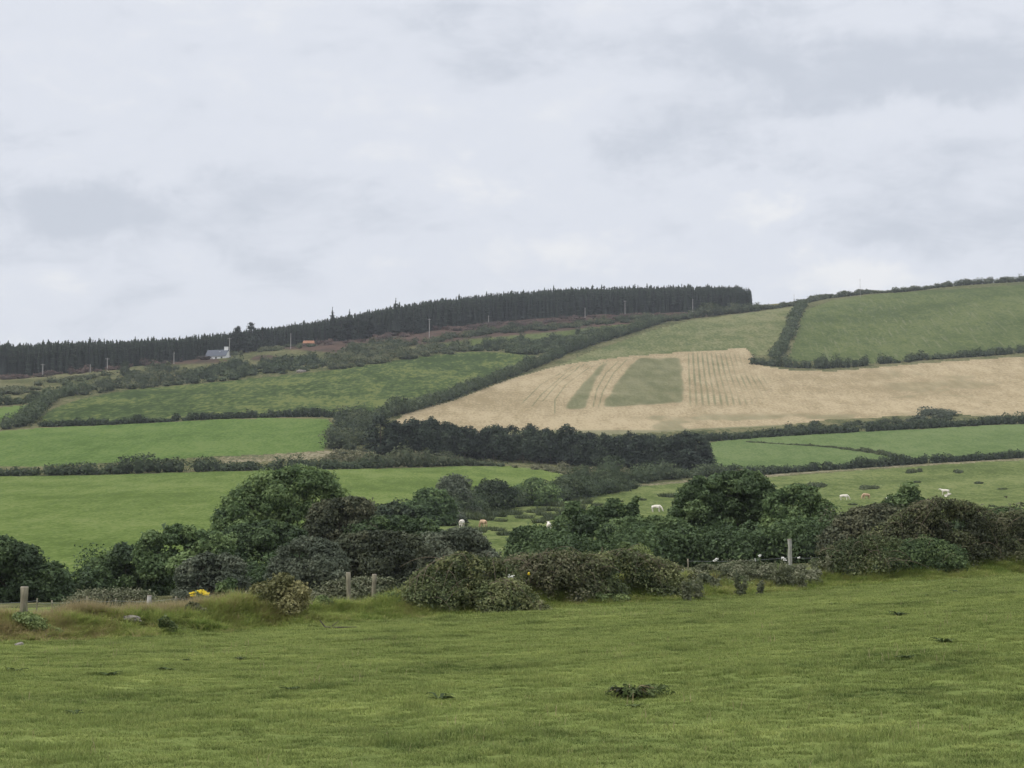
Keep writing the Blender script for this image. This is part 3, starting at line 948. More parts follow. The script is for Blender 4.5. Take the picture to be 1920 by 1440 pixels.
HG = 'hedges between the fields'
hedge('long low dark hedge along the top of the big lower pasture', [(-60, 893), (0, 893), (100, 892), (200, 890), (300, 887), (400, 884), (500, 882), (620, 880), (700, 878)], [2.6, 2.4, 2.6, 3.2, 2.6, 2.2, 2.4], 3.4, 0.5, 110, seed=11, group=HG)
hedge('trimmed dark hedge between the bright upper pasture and the rank meadow', [(80, 801), (200, 797), (300, 792), (400, 786), (500, 783), (570, 782), (625, 783)], [1.8, 2.0, 2.0, 2.4, 2.4], 2.6, 0.55, 100, seed=12, group=HG)
hedge('long diagonal hedge climbing beside the mown stubble field to the hilltop', [(690, 792), (740, 779), (800, 762), (840, 749), (880, 734), (920, 720), (960, 705), (1000, 690), (1030, 677), (1060, 664), (1100, 650), (1150, 635), (1200, 619), (1240, 606)], [4.0, 3.6, 3.2, 3.4, 4.0, 5.0, 5.6, 5.0, 3.6], 4.0, 0.62, 100, seed=13, group=HG)
hedge('steep hedge climbing between the olive meadow and the high green field', [(1456, 674), (1466, 655), (1475, 640), (1484, 620), (1490, 603), (1497, 588), (1506, 574)], [3.4, 3.6, 4.0, 4.0, 3.6], 5.2, 0.65, 110, seed=14, group=HG)
hedge('dark hedge with a gap along the foot of the high green field', [(1415, 684), (1450, 687), (1480, 690), (1540, 692), (1612, 688), (1650, 683), (1700, 680), (1720, 676), (1790, 672), (1850, 668), (1920, 662), (2040, 655)], [3.6, 4.4, 5.0, 4.8, 3.0, 3.0, 3.2, 3.4, 4.0, 4.0], 3.6, 0.62, 105, seed=15, group=HG, gaps=((0.318, 0.35), (0.515, 0.53)))
hedge('straight clipped hedge below the stubble field, above the pale pasture', [(1290, 828), (1330, 828), (1380, 824), (1450, 819), (1560, 813), (1650, 808), (1750, 803), (1850, 797), (1920, 795), (2040, 786)], [2.8, 2.6, 2.6, 2.8, 2.7, 2.9, 3.4, 3.8], 3.0, 0.48, 125, seed=16, group=HG, hvar=0.2)
hedge('dark hedge with dry grass at its foot between pale pasture and cows', [(1345, 892), (1440, 890), (1500, 885), (1600, 879), (1700, 872), (1800, 866), (1920, 859), (2040, 851)], [2.2, 2.0, 2.2, 2.6, 2.3, 2.2, 2.2], 2.6, 0.42, 130, seed=17, group=HG, hvar=0.24)
hedge('thick hedge rising past the small bright corner field', [(10, 806), (40, 798), (58, 784), (72, 768), (92, 752), (120, 742), (160, 736)], [4.0, 4.2, 3.8, 3.6], 5.0, 0.55, 130, seed=18, group=HG)
hedge('dark hedge above the small bright corner field', [(-80, 764), (0, 761), (40, 757), (80, 752), (112, 745)], [3.0, 3.0, 2.6], 3.0, 0.6, 110, seed=19, group=HG)
hedge('gorse hedge along the skyline above the high green field', [(1680, 549), (1720, 545), (1750, 541), (1800, 536), (1850, 532), (1920, 528), (2040, 522)], [2.6, 3.2, 3.4, 3.2, 4.0], 5.0, 0.75, 100, 'gorse', seed=20, group=HG)
hedge('low gorse hedge on the skyline between forest and high field', [(1415, 582), (1450, 579), (1490, 573), (1530, 564), (1560, 558), (1600, 553), (1640, 550), (1690, 547)], [2.6, 2.6, 2.8, 3.0, 3.2, 2.0, 1.8], 4.6, 0.75, 95, 'gorse', seed=21, group=HG)
hedge('dark scrubby hedge under the trunks at the end of the forest', [(1235, 606), (1262, 602), (1300, 597), (1350, 592), (1400, 586), (1425, 582)], [5.5, 5.0, 5.5, 5.0, 3.5], 6.0, 0.75, 115, 'gorse', seed=22, group=HG)
hedge('faint rushy hedge line crossing the pale pasture', [(1400, 829), (1470, 833), (1560, 839), (1640, 850), (1700, 862)], [0.5, 0.5, 0.6, 1.0, 1.2], 1.3, 0.35, 40, 'rush', seed=23, group=HG)
hedge('bramble thicket line under the plantation, above the lower pasture', [(690, 878), (740, 876), (790, 876), (860, 873), (930, 874)], [3.4, 3.2, 3.0, 2.4], 3.6, 0.46, 130, 'gorse', seed=24, group=HG)
hedge('dark hedge ending in scrub beside the plantation corner', [(1060, 905), (1120, 908), (1180, 908), (1230, 901), (1290, 896), (1350, 893)], [3.6, 3.8, 3.4, 3.0, 2.8], 4.2, 0.42, 170, seed=25, group=HG)

hedge('low garden hedge hiding the foot of the white cottage', [(380, 670), (400, 669), (420, 667), (440, 665)], [1.6, 1.7, 1.6], 2.2, 0.5, 90, 'gorse', seed=26, group=HG)

hedge('continuous low dark growth of the sloping hedgerow between its round bushes', [(720, 984), (790, 980), (850, 968), (920, 956), (1000, 947), (1080, 936), (1180, 917)], [2.4, 2.6, 2.8, 3.0, 3.2, 3.0, 2.6], 4.2, 0.30, 330, seed=27, group=HG, hvar=0.22)


def area_lumps(poly, n, r, h, seed, ymin=110.0, sink=0.2, rows=True):
    """bush lumps spread over a patch outlined in the photograph"""
    rng = np.random.default_rng(seed)
    pl = plan(poly, ymin, 8.0)
    lo, hi = pl.min(0), pl.max(0)
    out = []
    while len(out) < n:
        c = lo + (hi - lo) * rng.random((400, 2))
        c = c[in_poly(pl, c[:, 0], c[:, 1])]
        out.extend(c.tolist())
    c = np.array(out[:n])
    rr = r * np.exp(rng.normal(size=n) * 0.30)
    hh = h * np.exp(rng.normal(size=n) * 0.32)
    z = ground_z(c[:, 0], c[:, 1])
    return np.stack([c[:, 0], c[:, 1], z + hh * 0.4 - sink, rr, rr, hh * 0.62], 1)


def thicket(label, poly, n, r, h, leaf, cnt, mat, seed, cat='scrub', name='scrub_thicket', group=None, ymin=110.0):
    L = area_lumps(poly, n, r, h, seed, ymin)
    return veg(name, label, cat, L, cnt, leaf, M[mat], seed, group=group, cull=0.6, tint_spread=1.1)


SG = 'scrub thickets on the hillside'
thicket('broad dark scrub thicket above the far end of the rank meadow', [(150, 742), (250, 730), (350, 722), (350, 698), (300, 690), (235, 700), (220, 715), (160, 728)], 110, 2.2, 2.6, 0.6, 85, 'gorse', 31, group=SG)
thicket('long scrub thicket along the top edge of the rank meadow, below the house', [(350, 722), (450, 712), (550, 702), (620, 694), (620, 676), (560, 676), (450, 684), (380, 692), (345, 700)], 150, 2.4, 2.6, 0.65, 80, 'hedge', 32, group=SG)
thicket('scrub thicket between the rank meadow and the bare conifers', [(620, 696), (700, 684), (800, 669), (905, 658), (880, 650), (800, 654), (740, 660), (700, 655), (640, 664), (618, 676)], 170, 2.5, 2.4, 0.7, 75, 'gorse', 33, group=SG)
thicket('dark thicket narrowing upward between strip field and diagonal hedge', [(880, 658), (960, 662), (1000, 668), (1040, 660), (1100, 642), (1170, 622), (1225, 607), (1180, 612), (1100, 628), (1000, 642), (900, 651)], 190, 2.6, 2.8, 0.7, 80, 'hedge', 34, group=SG)
thicket('bushy thicket above the green strip field under the heath', [(640, 664), (730, 660), (800, 646), (880, 634), (920, 628), (890, 622), (860, 630), (760, 644), (660, 652)], 90, 2.6, 2.4, 0.7, 75, 'gorse', 35, group=SG)
thicket('brown heather bank below the long forest edge', [(840, 625), (960, 622), (1100, 606), (1240, 598), (1240, 589), (1100, 594), (960, 606), (840, 612)], 170, 2.8, 1.3, 0.8, 55, 'heather', 36, 'heather', 'heather_bank', SG)
thicket('reddish heather under the two bare crowned conifers', [(560, 652), (640, 646), (760, 632), (830, 616), (780, 612), (700, 624), (600, 636)], 120, 2.5, 1.5, 0.75, 60, 'heather', 37, 'heather', 'heather_bank', SG)
thicket('dark hedge-like scrub at the lower edge of the heather', [(900, 628), (1000, 622), (1100, 612), (1230, 600), (1230, 596), (1100, 606), (1000, 616), (900, 622)], 130, 2.4, 2.2, 0.7, 75, 'gorse', 38, group=SG)
thicket('rounded scrub mass where the meadow hedge meets the plantation', [(625, 800), (640, 786), (680, 788), (692, 798), (688, 838), (660, 848), (615, 846)], 74, 2.4, 3.4, 0.46, 150, 'gorse', 39, group=SG)
thicket('brown bramble scrub in the rough corner left of the plantation', [(600, 868), (640, 852), (700, 850), (800, 862), (850, 872), (720, 874), (620, 876)], 90, 2.4, 1.7, 0.48, 110, 'bramble_red', 40, group=SG)
thicket('scattered low gorse in the weedy strip below the stubble', [(1380, 812), (1560, 796), (1660, 790), (1760, 782), (1830, 784), (1700, 800), (1560, 806), (1400, 818)], 46, 1.8, 1.1, 0.5, 90, 'gorse', 41, group=SG)
thicket('larger grey bush clump in the weedy strip below the stubble', [(1690, 792), (1760, 786), (1800, 780), (1770, 774), (1730, 778)], 14, 2.2, 2.2, 0.5, 120, 'willow', 42, group=SG)
thicket('low heather clump on top of the skyline near the thin mast', [(1608, 553), (1636, 550), (1636, 546), (1610, 549)], 14, 3.0, 2.2, 0.7, 90, 'gorse', 43, group=SG)
thicket('scattered dark bushes on the rough slope below the pole line', [(0, 748), (150, 720), (250, 694), (330, 688), (200, 700), (100, 716), (0, 730)], 34, 2.4, 1.8, 0.65, 80, 'gorse', 44, group=SG)
thicket('brown bushes along the near foot of the spruce forest', [(0, 714), (120, 704), (300, 686), (390, 674), (300, 680), (120, 698), (0, 708)], 60, 2.4, 1.6, 0.7, 70, 'heather', 45, group=SG)
thicket('low bushes around the house and under the crossarm pole', [(380, 672), (430, 668), (520, 660), (600, 650), (560, 644), (480, 652), (430, 660)], 40, 2.2, 1.8, 0.65, 80, 'gorse', 46, group=SG)
thicket('brown dead bracken between the plantation trunks and the lower pasture', [(950, 876), (1040, 886), (1120, 902), (1200, 905), (1260, 892), (1150, 884), (1040, 876)], 80, 1.6, 1.0, 0.4, 80, 'bramble_red', 47, group=SG)

# rushes and low dark clumps among the cows, one by one
RG = 'rush clumps in the cow pasture'
rush_px = [(905, 975), (925, 968), (940, 978), (960, 965), (985, 972), (1003, 961), (1018, 966), (1030, 975), (1055, 958), (1066, 964), (1078, 955), (1044, 949), (1012, 980), (875, 972), (858, 986), (917, 993), (935, 996),
           (893, 998), (1100, 962), (1120, 948), (1092, 944), (1142, 957), (1160, 941), (890, 962), (870, 955), (1035, 970), (1049, 971), (1022, 957), (1202, 938), (1254, 932), (1599, 947), (1668, 950), (1510, 968), (948, 1004), (1110, 975),
           (1310, 927), (1490, 935), (1690, 925), (1835, 907), (1880, 918), (1860, 950), (1720, 905), (1415, 940)]
rp = np.array(rush_px, float)
RP = hit(rp[:, 0], rp[:, 1], 150)
rush_me = []
for k in range(4):
    rng = np.random.default_rng(60 + k)
    mb = MB()
    n = 260
    a = rng.random(n) * 6.283; r = np.sqrt(rng.random(n)) * 0.8
    bx, by = np.cos(a) * r, np.sin(a) * r
    hh = (0.75 - 0.35 * r) * (0.6 + 0.6 * rng.random(n))
    lean = 0.35 + 0.3 * rng.random(n)
    tx, ty = bx * (1 + lean), by * (1 + lean)
    b2 = rng.random(n) * 6.283
    wx, wy = np.cos(b2) * 0.05, np.sin(b2) * 0.05
    V = np.stack([np.stack([bx - wx, by - wy, bx * 0 - 0.1], 1), np.stack([bx + wx, by + wy, bx * 0 - 0.1], 1), np.stack([tx, ty, hh], 1)], 1).reshape(-1, 3)
    mb.add(V, None, np.arange(3 * n).reshape(n, 3), np.clip(rng.normal(0.45, 0.2, n), 0, 1).astype(float))
    mb.add(ICO1[0] * (0.75, 0.75, 0.45), None, ICO1[1], 0.2)
    rush_me.append(mb.mesh('rush_clump', [M['rush']]))
rr = random.Random(5)
for k, p in enumerate(RP):
    s = (0.7 + 0.9 * rr.random()) * (0.55 if rush_px[k][0] > 1290 else 1.0)
    o = link('rush_clump', rush_me[k % 4], None, p, 'low dark clump of rushes in the grass of the cow pasture', 'rushes', RG)
    o.scale = (s * 1.4, s * 1.4, s * (0.8 + 0.5 * rr.random())); o.rotation_euler.z = rr.random() * 6.28
for px, py, w, h, lab in ((1527, 913, 3.4, 1.0, 'long low dark rush bed above the fawn cow behind the tree'), (1632, 917, 2.3, 0.7, 'thin rush bed just above the grazing fawn cow'),
                          (1712, 886, 1.6, 1.0, 'lone dark gorse bush under the far pasture hedge'), (1797, 886, 1.2, 0.6, 'smaller lone gorse bush under the far pasture hedge'),
                          (1295, 934, 2.6, 0.8, 'dark rush bed beside the biggest dark round tree')):
    p = hit([px], [py], 150)[0]
    rng = np.random.default_rng(int(px))
    L = [(p[0] + rng.normal() * w * 0.55, p[1] + rng.normal() * 1.2, 0, w * 0.42, 1.3, h * 0.6) for _ in range(7)]
    for i, l in enumerate(L):
        L[i] = (l[0], l[1], float(ground_z(np.array([l[0]]), np.array([l[1]]))[0]) + h * 0.25, l[3], l[4], l[5])
    veg('rush_bed' if 'rush' in lab else 'gorse_bush', lab, 'rushes' if 'rush' in lab else 'bush', L, 160, 0.34, M['rush'], int(px))

# ------------------------------------------------------------------ forest on the hilltop and the pine plantation
def spruce_mesh(seed, h=15.0, r=2.3, layers=15, bare=0.08, per=9, mat='conifer', droop=0.42, trunk=True, prof=0.55):
    rng = np.random.default_rng(seed)
    mb = MB()
    z0 = h * bare
    for i in range(layers):
        f = i / (layers - 1)
        z = z0 + (h - z0) * min(1.0, max(0.0, f + (0 < i < layers - 1) * rng.normal() * 0.45 / layers)) ** 0.92
        rad = r * (1 - f) ** prof * (0.75 + 0.45 * rng.random()) + 0.16
        n = max(4, int(per * (1 - 0.45 * f)))
        for k in range(n):
            a = 6.283 * (k + rng.random() * 0.8) / n
            L = rad * (0.7 + 0.5 * rng.random())
            w = 0.34 * L + 0.30
            dz = -droop * L + (0.35 * f) * L
            c, s = math.cos(a), math.sin(a)
            up = h / layers * 0.55
            mb.add([(0, 0, z + up), (c * L * 0.6 - s * w, s * L * 0.6 + c * w, z + dz * 0.4), (c * L, s * L, z + dz), (c * L * 0.6 + s * w, s * L * 0.6 - c * w, z + dz * 0.4 - 0.1)],
                   [(0, 1, 2, 3)], None, np.clip(0.35 + 0.3 * rng.random() + 0.2 * f, 0, 1))
    if trunk:
        mb.tube([(0, 0, -1.0), (0, 0, h * 0.5), (0, 0, h * 0.97)], [0.22, 0.14, 0.03], 5, 0.3)
        fs = np.array([0.0, 0.35, 0.65, 0.85, 0.96, 1.0])      # the dense inner needles
        mb.tube([(0.1 * rng.normal(), 0.1 * rng.normal(), z0 + (h * 1.02 - z0) * f_) for f_ in fs], 0.66 * r * np.maximum(1 - fs, 0.0) ** (prof + 0.12) * (1 + 0.12 * rng.normal(size=6)) + 0.02, 6, 0.2)
    return mb


FOREST_TOP = [spruce_mesh(200 + k, 15.0 * (0.95 + 0.012 * k), 1.85 + 0.15 * (k % 3), layers=10 + k % 3, per=6, prof=(0.30, 0.40, 0.28, 0.5, 0.35, 0.32, 0.45, 0.30, 0.40)[k], bare=0.03 + 0.02 * (k % 4)) for k in range(9)]
FOREST_BARE = [spruce_mesh(230 + k, 15.5, 2.0, layers=7, bare=0.40, per=6) for k in range(3)]
fme = [mb.mesh('spruce_tree', [M['conifer']]) for mb in FOREST_TOP]
fbare = [mb.mesh('spruce_tree', [M['conifer']]) for mb in FOREST_BARE]
# front edge of the forest: picture column, depth, tree height
edge = [(-140, 905, 15.5), (0, 905, 15), (120, 905, 14.5), (300, 935, 11.5), (430, 1000, 11.0), (500, 1050, 11), (600, 1062, 12.0), (680, 1064, 14), (760, 1070, 16), (900, 1110, 15.5), (1000, 1125, 15.5), (1100, 1135, 16), (1200, 1140, 15.5), (1300, 1150, 14.2), (1385, 1160, 13.0), (1412, 1165, 9.5)]
ex, ey, eh = zip(*edge)
rng = np.random.default_rng(77)
trees = []
for row_i in range(8):
    px = -130.0 + 4.0 * (row_i % 2)
    while px < 1408:
        y0 = float(np.interp(px, ex, ey)) + row_i * 5.5 + rng.normal() * 1.6
        hgt = float(np.interp(px, ex, eh)) * (0.93 + 0.10 * rng.random() + 0.10 * (fbm(np.array([px * 0.02]), np.array([row_i * 3.1]), 7)[0] - 0.5)) * (1.0 + 0.08 * (rng.random() < 0.1))
        trees.append((px, y0, hgt, row_i))
        px += (0.9 + 1.1 * rng.random()) * F / y0
stuff_mb = MB()
# front row and the row that makes the skyline show most of themselves
front = [t for t in trees if t[3] == 0 and -20 < t[0]]
front = front[::max(1, math.ceil(len(front) / 200))]
skyl = [t for t in trees if t[3] == 7 and -20 < t[0]]
singles = front[:]
budget = 296 - len(singles)
stepk = max(1, math.ceil(len(skyl) / max(budget, 1)))
assert budget > 0
singles += skyl[::stepk]
single_set = set(map(id, singles))
TG = 'spruces of the hilltop forest'
for t in trees:
    px, y, hgt, ri = t
    p = at(px, y, 640)
    sc = hgt / 15.0
    bare_ok = 1090 < px < 1340 and ri == 0 and rng.random() < 0.75
    if id(t) in single_set:
        me = fbare[int(rng.integers(3))] if bare_ok else fme[int(rng.integers(9))]
        o = link('spruce_tree', me, None, p - (0, 0, 0.3), 'dark spruce standing in the dense forest along the hilltop', 'tree', TG)
        o.scale = (sc * (0.9 + 0.3 * rng.random()),) * 2 + (sc,)
        o.rotation_euler.z = rng.random() * 6.28
    else:
        mb = FOREST_TOP[int(rng.integers(9))]
        V = np.concatenate(mb.v); a = rng.random() * 6.28
        R = np.array([[math.cos(a), -math.sin(a), 0], [math.sin(a), math.cos(a), 0], [0, 0, 1]])
        q = np.concatenate(mb.q)
        stuff_mb.add(V @ R.T * sc + p - (0, 0, 0.3), q, None, np.concatenate(mb.tq))
link('spruce_forest', stuff_mb.mesh('spruce_forest', [M['conifer']]), label='rest of the dense spruce forest behind its front row', cat='forest', kind='stuff')


def clump_tree(name, label, cat, p, h, r, seed, mat, leaf, n, trunk_h=0.3, lean=0.0, parts=True, group=None, layers=7, flat=0.42, taper=0.55, limbs=True):
    """conifer of tufted layers: trunk and crown"""
    rng = np.random.default_rng(seed)
    L = []
    for i in range(layers):
        f = i / (layers - 1)
        z = h * (trunk_h + (0.94 - trunk_h) * f)
        rad = r * (1 - taper * f ** 1.3)
        k = max(1, int(round(4.2 * (1 - 0.72 * f))))
        a0 = rng.random() * 6.28
        for j in range(k):
            a = a0 + 6.283 * j / k + rng.normal() * 0.3
            d = rad * (0.55 + 0.25 * rng.random()) * (0 if (k == 1 and f > 0.9) else 1)
            q = rad * (0.40 + 0.18 * rng.random())
            L.append((math.cos(a) * d + lean * z, math.sin(a) * d, z + rng.normal() * h * 0.02, q, q, q * flat + h * 0.035))
    return L


PINE_ME = []
for k in range(7):
    h0, r0 = 14.0, 4.2
    L = clump_tree('', '', '', None, h0, r0, 300 + k, 'pine', 0.6, 0, trunk_h=(0.16, 0.12, 0.24, 0.20, 0.14, 0.26, 0.18)[k], layers=7, taper=0.36, flat=0.60)
    L = [(a, b, min(c, 0.90 * h0), max(d, 1.25), max(d, 1.25), max(f, 1.0)) for a, b, c, d, e_, f in L]
    rng = np.random.default_rng(320 + k)
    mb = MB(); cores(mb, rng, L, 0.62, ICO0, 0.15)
    V, Q, t = leaves(rng, L, 105, 0.70, cull=0.55, low=-0.7, aspect=0.5, shell=(0.7, 1.3))
    mb.add(V, None, Q, t)
    crown = mb.mesh('crown', [M['pine']])
    tb = MB(); tb.tube([(0, 0, -0.8), (0.1, 0, h0 * 0.3), (0, 0.1, h0 * 0.7), (0, 0, h0 * 0.93)], [0.30, 0.22, 0.12, 0.04], 6)
    for l in L[::3]:
        tb.tube([(0, 0, l[2] - 0.8), (l[0] * 0.6, l[1] * 0.6, l[2] - 0.2)], [0.09, 0.04], 4)
    PINE_ME.append((crown, tb.mesh('trunk', [M['bark']])))


def two_part_tree(name, label, p, crown, trunk, scale, rz, group=None, cat='tree'):
    e = link(name, None, None, p, label, cat, group)
    e.scale = scale; e.rotation_euler.z = rz
    link('trunk', trunk, e)
    link('crown', crown, e)
    return e


rng = np.random.default_rng(9)
pine_top = [(705, 783), (740, 792), (790, 790), (850, 802), (905, 800), (950, 800), (1000, 806), (1040, 800), (1100, 812), (1160, 818), (1210, 812), (1260, 816), (1300, 820), (1340, 826)]
ptx, pty = zip(*pine_top)
pine_base = [(705, 862), (800, 862), (900, 866), (1000, 872), (1100, 880), (1200, 886), (1345, 888)]
pbx, pby = zip(*pine_base)
PG = 'pines of the dark plantation'
for row_i in range(3):
    px = 716.0 + row_i * 7
    while px < 1332:
        b = hit([px + rng.normal() * 4], [float(np.interp(px, pbx, pby)) - 3.0], 300)[0]
        b[1] += row_i * 8.0 + rng.normal() * 1.8
        b[0] = b[0] * 1.0
        b[2] = float(ground_z(np.array([b[0]]), np.array([b[1]]))[0])
        top = float(np.interp(px, ptx, pty)) + rng.normal() * 8.5 + (2 if row_i else 6)
        hgt = (float(row_of(b[1], b[2])) - top) * b[1] / F
        hgt = float(np.clip(hgt, 7.0, 17))
        k = int(rng.integers(7))
        w = hgt / 14.0 * (0.92 + 0.34 * rng.random())
        lab = 'dark pine among the close rows of the plantation below the stubble'
        grp = PG
        two_part_tree('pine_tree', lab, b, *PINE_ME[k], (w, w, hgt / 14.0), rng.random() * 6.28, grp)
        px += 15 + 9 * rng.random()
for px, base, top, wid, lab in ((1306, 888, 816, 1.0, 'wide dark pine ending the plantation beside the pale pasture'),):
    b = hit([px], [base], 300)[0]
    hgt = (base - top) * b[1] / F
    two_part_tree('pine_tree', lab, b, *PINE_ME[1], (wid, wid, hgt / 14.0), 1.2)

LONE = [(470, 652, 603, 0.9, 'tallest tufted conifer of the dark clump behind the house', 11), (446, 655, 610, 0.9, 'round topped conifer right behind the house roof', 12), (492, 652, 613, 0.8, 'short conifer at the far edge of the clump behind the house', 13),
        (623, 640, 577, 0.7, 'tall bare spired conifer sticking out above the forest, with reaching upper branches', 14), (655, 638, 581, 0.8, 'broad topped conifer beside the bare spired one on the skyline', 15),
        (742, 632, 560, 0.6, 'thin whorled conifer rising above the forest near the white pole', 16), (640, 642, 598, 0.9, 'low dark conifer between the two tall skyline conifers', 17), (700, 636, 584, 0.9, 'dense conifer at the near edge of the forest left of the thin whorled one', 18),
        (775, 628, 572, 0.9, 'dense conifer just above the white utility pole', 19), (672, 640, 590, 0.9, 'low bushy conifer right of the broad topped skyline conifer', 20)]
for px, base, top, wf, lab, sd in LONE:
    d = float(np.interp(px, ex, ey)) - 14
    p = at(px, d, base)
    h = (row_of(p[1], p[2]) - top) * p[1] / F
    spire = 'spired' in lab or 'whorled' in lab
    rngl = np.random.default_rng(sd)
    if spire:
        mb = spruce_mesh(400 + sd, h, 6.4 * wf, layers=12, bare=0.12, per=8, droop=-0.15, trunk=True, prof=0.95)
    else:
        L = clump_tree('', '', '', None, h, 7.0 * wf, 420 + sd, 'pine', 0.6, 0, trunk_h=0.12, layers=7, taper=0.66, flat=0.5)
        L = [(a, b, min(c, h * 0.90), max(d_, h * 0.10), max(d_, h * 0.10), max(f_, h * 0.075)) for a, b, c, d_, e_, f_ in L]
        mb = MB(); cores(mb, rngl, L, 0.6, ICO0, 0.15)
        V, Q, t = leaves(rngl, L, 80, 0.85, cull=0.55, low=-0.7, aspect=0.4)
        mb.add(V, None, Q, t)
    tb = MB(); tb.tube([(0, 0, -1.0), (0, 0, h * 0.5), (0, 0, h * 0.97)], [0.32, 0.2, 0.05], 6)
    e = link('conifer', None, None, p, lab, 'tree', 'lone conifers before the forest')
    link('trunk', tb.mesh('trunk', [M['bark']]), e)
    link('crown', mb.mesh('crown', [M['conifer']]), e)

# ------------------------------------------------------------------ trees and bushes of the valley, just beyond the bank
def crown_lumps(rng, w, dpt, h, zb, n, lump=0.30, cone=0.0, ball=False):
    """lumps filling a dome (or, for a crown on a trunk, a broad ball) w x dpt wide, from zb up to h"""
    L = []
    lump = lump * 0.78
    ph = rng.random(3) * 6.283
    for i in range(int(n * 1.5)):
        f = rng.random() ** 0.9
        s = lump * (0.6 + 0.75 * rng.random())
        if ball:
            prof = math.sqrt(max(0.03, 1 - abs(f - 0.36) ** 2.4 / (0.64 ** 2.4 if f > 0.36 else 0.46 ** 2.4)))
        else:
            prof = max(0.03, 1 - f ** 3.0) ** 0.55 * (1 - cone * f)
        a = rng.random() * 6.283
        prof *= 1 + 0.14 * math.sin(2 * a + ph[0] + 4 * f) + 0.10 * math.sin(5 * f * 3.1 + ph[1] + a)
        rr = math.sqrt(0.2 + 0.8 * rng.random()) * max(0.0, prof - s * 0.45)
        sz = s * (w + 1.4 * (h - zb)) / 4 * 0.9
        top = h * (0.90 + 0.14 * math.sin(3 * a + ph[2]) * (1 if rr > 0.3 else 0.3))
        z = min(zb + (top - zb) * f, h - sz * 0.8)
        L.append((math.cos(a) * rr * w / 2, math.sin(a) * rr * dpt / 2, z, s * w / 2, s * dpt / 2, sz))
    return np.array(L)


def outline_lumps(rng, tops, bot, cx, gr, k, rmean=0.42, dens=3.6, depth=0.40):
    """lumps filling a crown whose upper edge follows the given picture points, as deep as it is wide"""
    tops = np.array(tops, float)
    l, r = tops[0, 0], tops[-1, 0]
    hw = (r - l) / 2; mid = (l + r) / 2
    area = float(np.sum(np.maximum(0, bot - np.interp(np.linspace(l, r, 60), tops[:, 0], tops[:, 1]))) * (r - l) / 60 * k * k)
    n = int(dens * area / (math.pi * rmean ** 2))
    L = []
    for _ in range(n):
        q = l + (r - l) * rng.random()
        edge = rng.random() < 0.28
        s = rmean * (0.45 + 0.85 * rng.random()) * (0.72 if edge else 1.2)
        t = float(np.interp(q, tops[:, 0], tops[:, 1])) + s / k * 0.75
        if bot - t < 4:
            continue
        row = t if edge else t + (bot - t) * rng.random()
        q = min(max(q, l + s / k * 0.7), r - s / k * 0.7)
        th = depth * 2 * hw * k * math.sqrt(max(0.05, 1 - ((q - mid) / hw) ** 2))
        top_f = (row - t) / max(bot - t, 1)
        y = (rng.random() * 2 - 1) ** 3 * th * (0.25 + 0.75 * math.sqrt(min(1, top_f * 1.6)))
        L.append(((q - cx) * k, y, (gr - row) * k, s * 1.1, s * 1.1, s * 0.85))
    return np.array(L)


def broad_tree(label, px, Y, base_row, top, left, right, mat, seed, leaf=0.17, n=300, nl=34, zb=0.22, trunk=True, name='broadleaf_tree', cat='tree', group=None, cone=0.25, lump=0.30, stems=5, extra=(), core=0.5, ball=None, tops=None, bot=None):
    rng = np.random.default_rng(seed)
    cx = (left + right) / 2
    p = at(px if px else cx, Y, base_row)
    gr = float(row_of(p[1], p[2]))
    h = (gr - top) * p[1] / F
    w = (right - left) * p[1] / F
    w *= 1.14
    L = crown_lumps(rng, w, w * 0.8, h, h * zb, nl, lump, cone, (zb >= 0.2) if ball is None else ball)
    off = (cx - (px if px else cx)) * p[1] / F
    if tops:
        L = outline_lumps(rng, tops, bot if bot else gr + 4, px if px else cx, gr, p[1] / F)
        off = 0.0
    L[:, 0] += off * np.clip((L[:, 2]) / h * 1.3, 0, 1)
    if len(extra):
        L = np.concatenate([L, np.array([[ (ex_[0] - (px if px else cx)) * p[1] / F, ex_[3] if len(ex_) > 3 else 0.0, (gr - ex_[1]) * p[1] / F, ex_[2], ex_[2], ex_[2] * 0.85] for ex_ in extra])])
    mb = MB()
    if core:
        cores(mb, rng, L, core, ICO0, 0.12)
    ar = L[:, 3] * L[:, 5]
    cnt = (n * 1.35 * np.clip(ar / np.median(ar), 0.10, 1.8)).astype(int)
    V, Q, t = leaves(rng, L, cnt, leaf * 0.80, cull=0.55, low=-0.75, tint_spread=0.8, shell=(0.62, 1.34))
    mb.add(V, None, Q, t)
    e = link(name, None, None, p, label, cat, group)
    tb = MB()
    if trunk:
        for k in range(stems):
            l = L[int(rng.integers(len(L)))]
            b0 = np.array([rng.normal() * 0.18, rng.normal() * 0.18, -0.4])
            tip = l[:3] * (0.95, 0.95, 1.0)
            mid = b0 * 0.5 + tip * (0.35, 0.35, 0.5) + rng.normal(size=3) * 0.12
            tb.tube([b0, mid, tip], [0.08 + 0.015 * h, 0.05 + 0.006 * h, 0.015], 6)
            for _ in range(3):
                l2 = L[int(rng.integers(len(L)))]
                tb.tube([mid, (mid + l2[:3]) / 2 + rng.normal(size=3) * 0.15, l2[:3]], [0.04, 0.025, 0.008], 5)
        link('trunk', tb.mesh('trunk', [M['bark']]), e)
    link('crown' if cat == 'tree' else 'foliage', mb.mesh('crown', [M[mat]]), e)
    return e


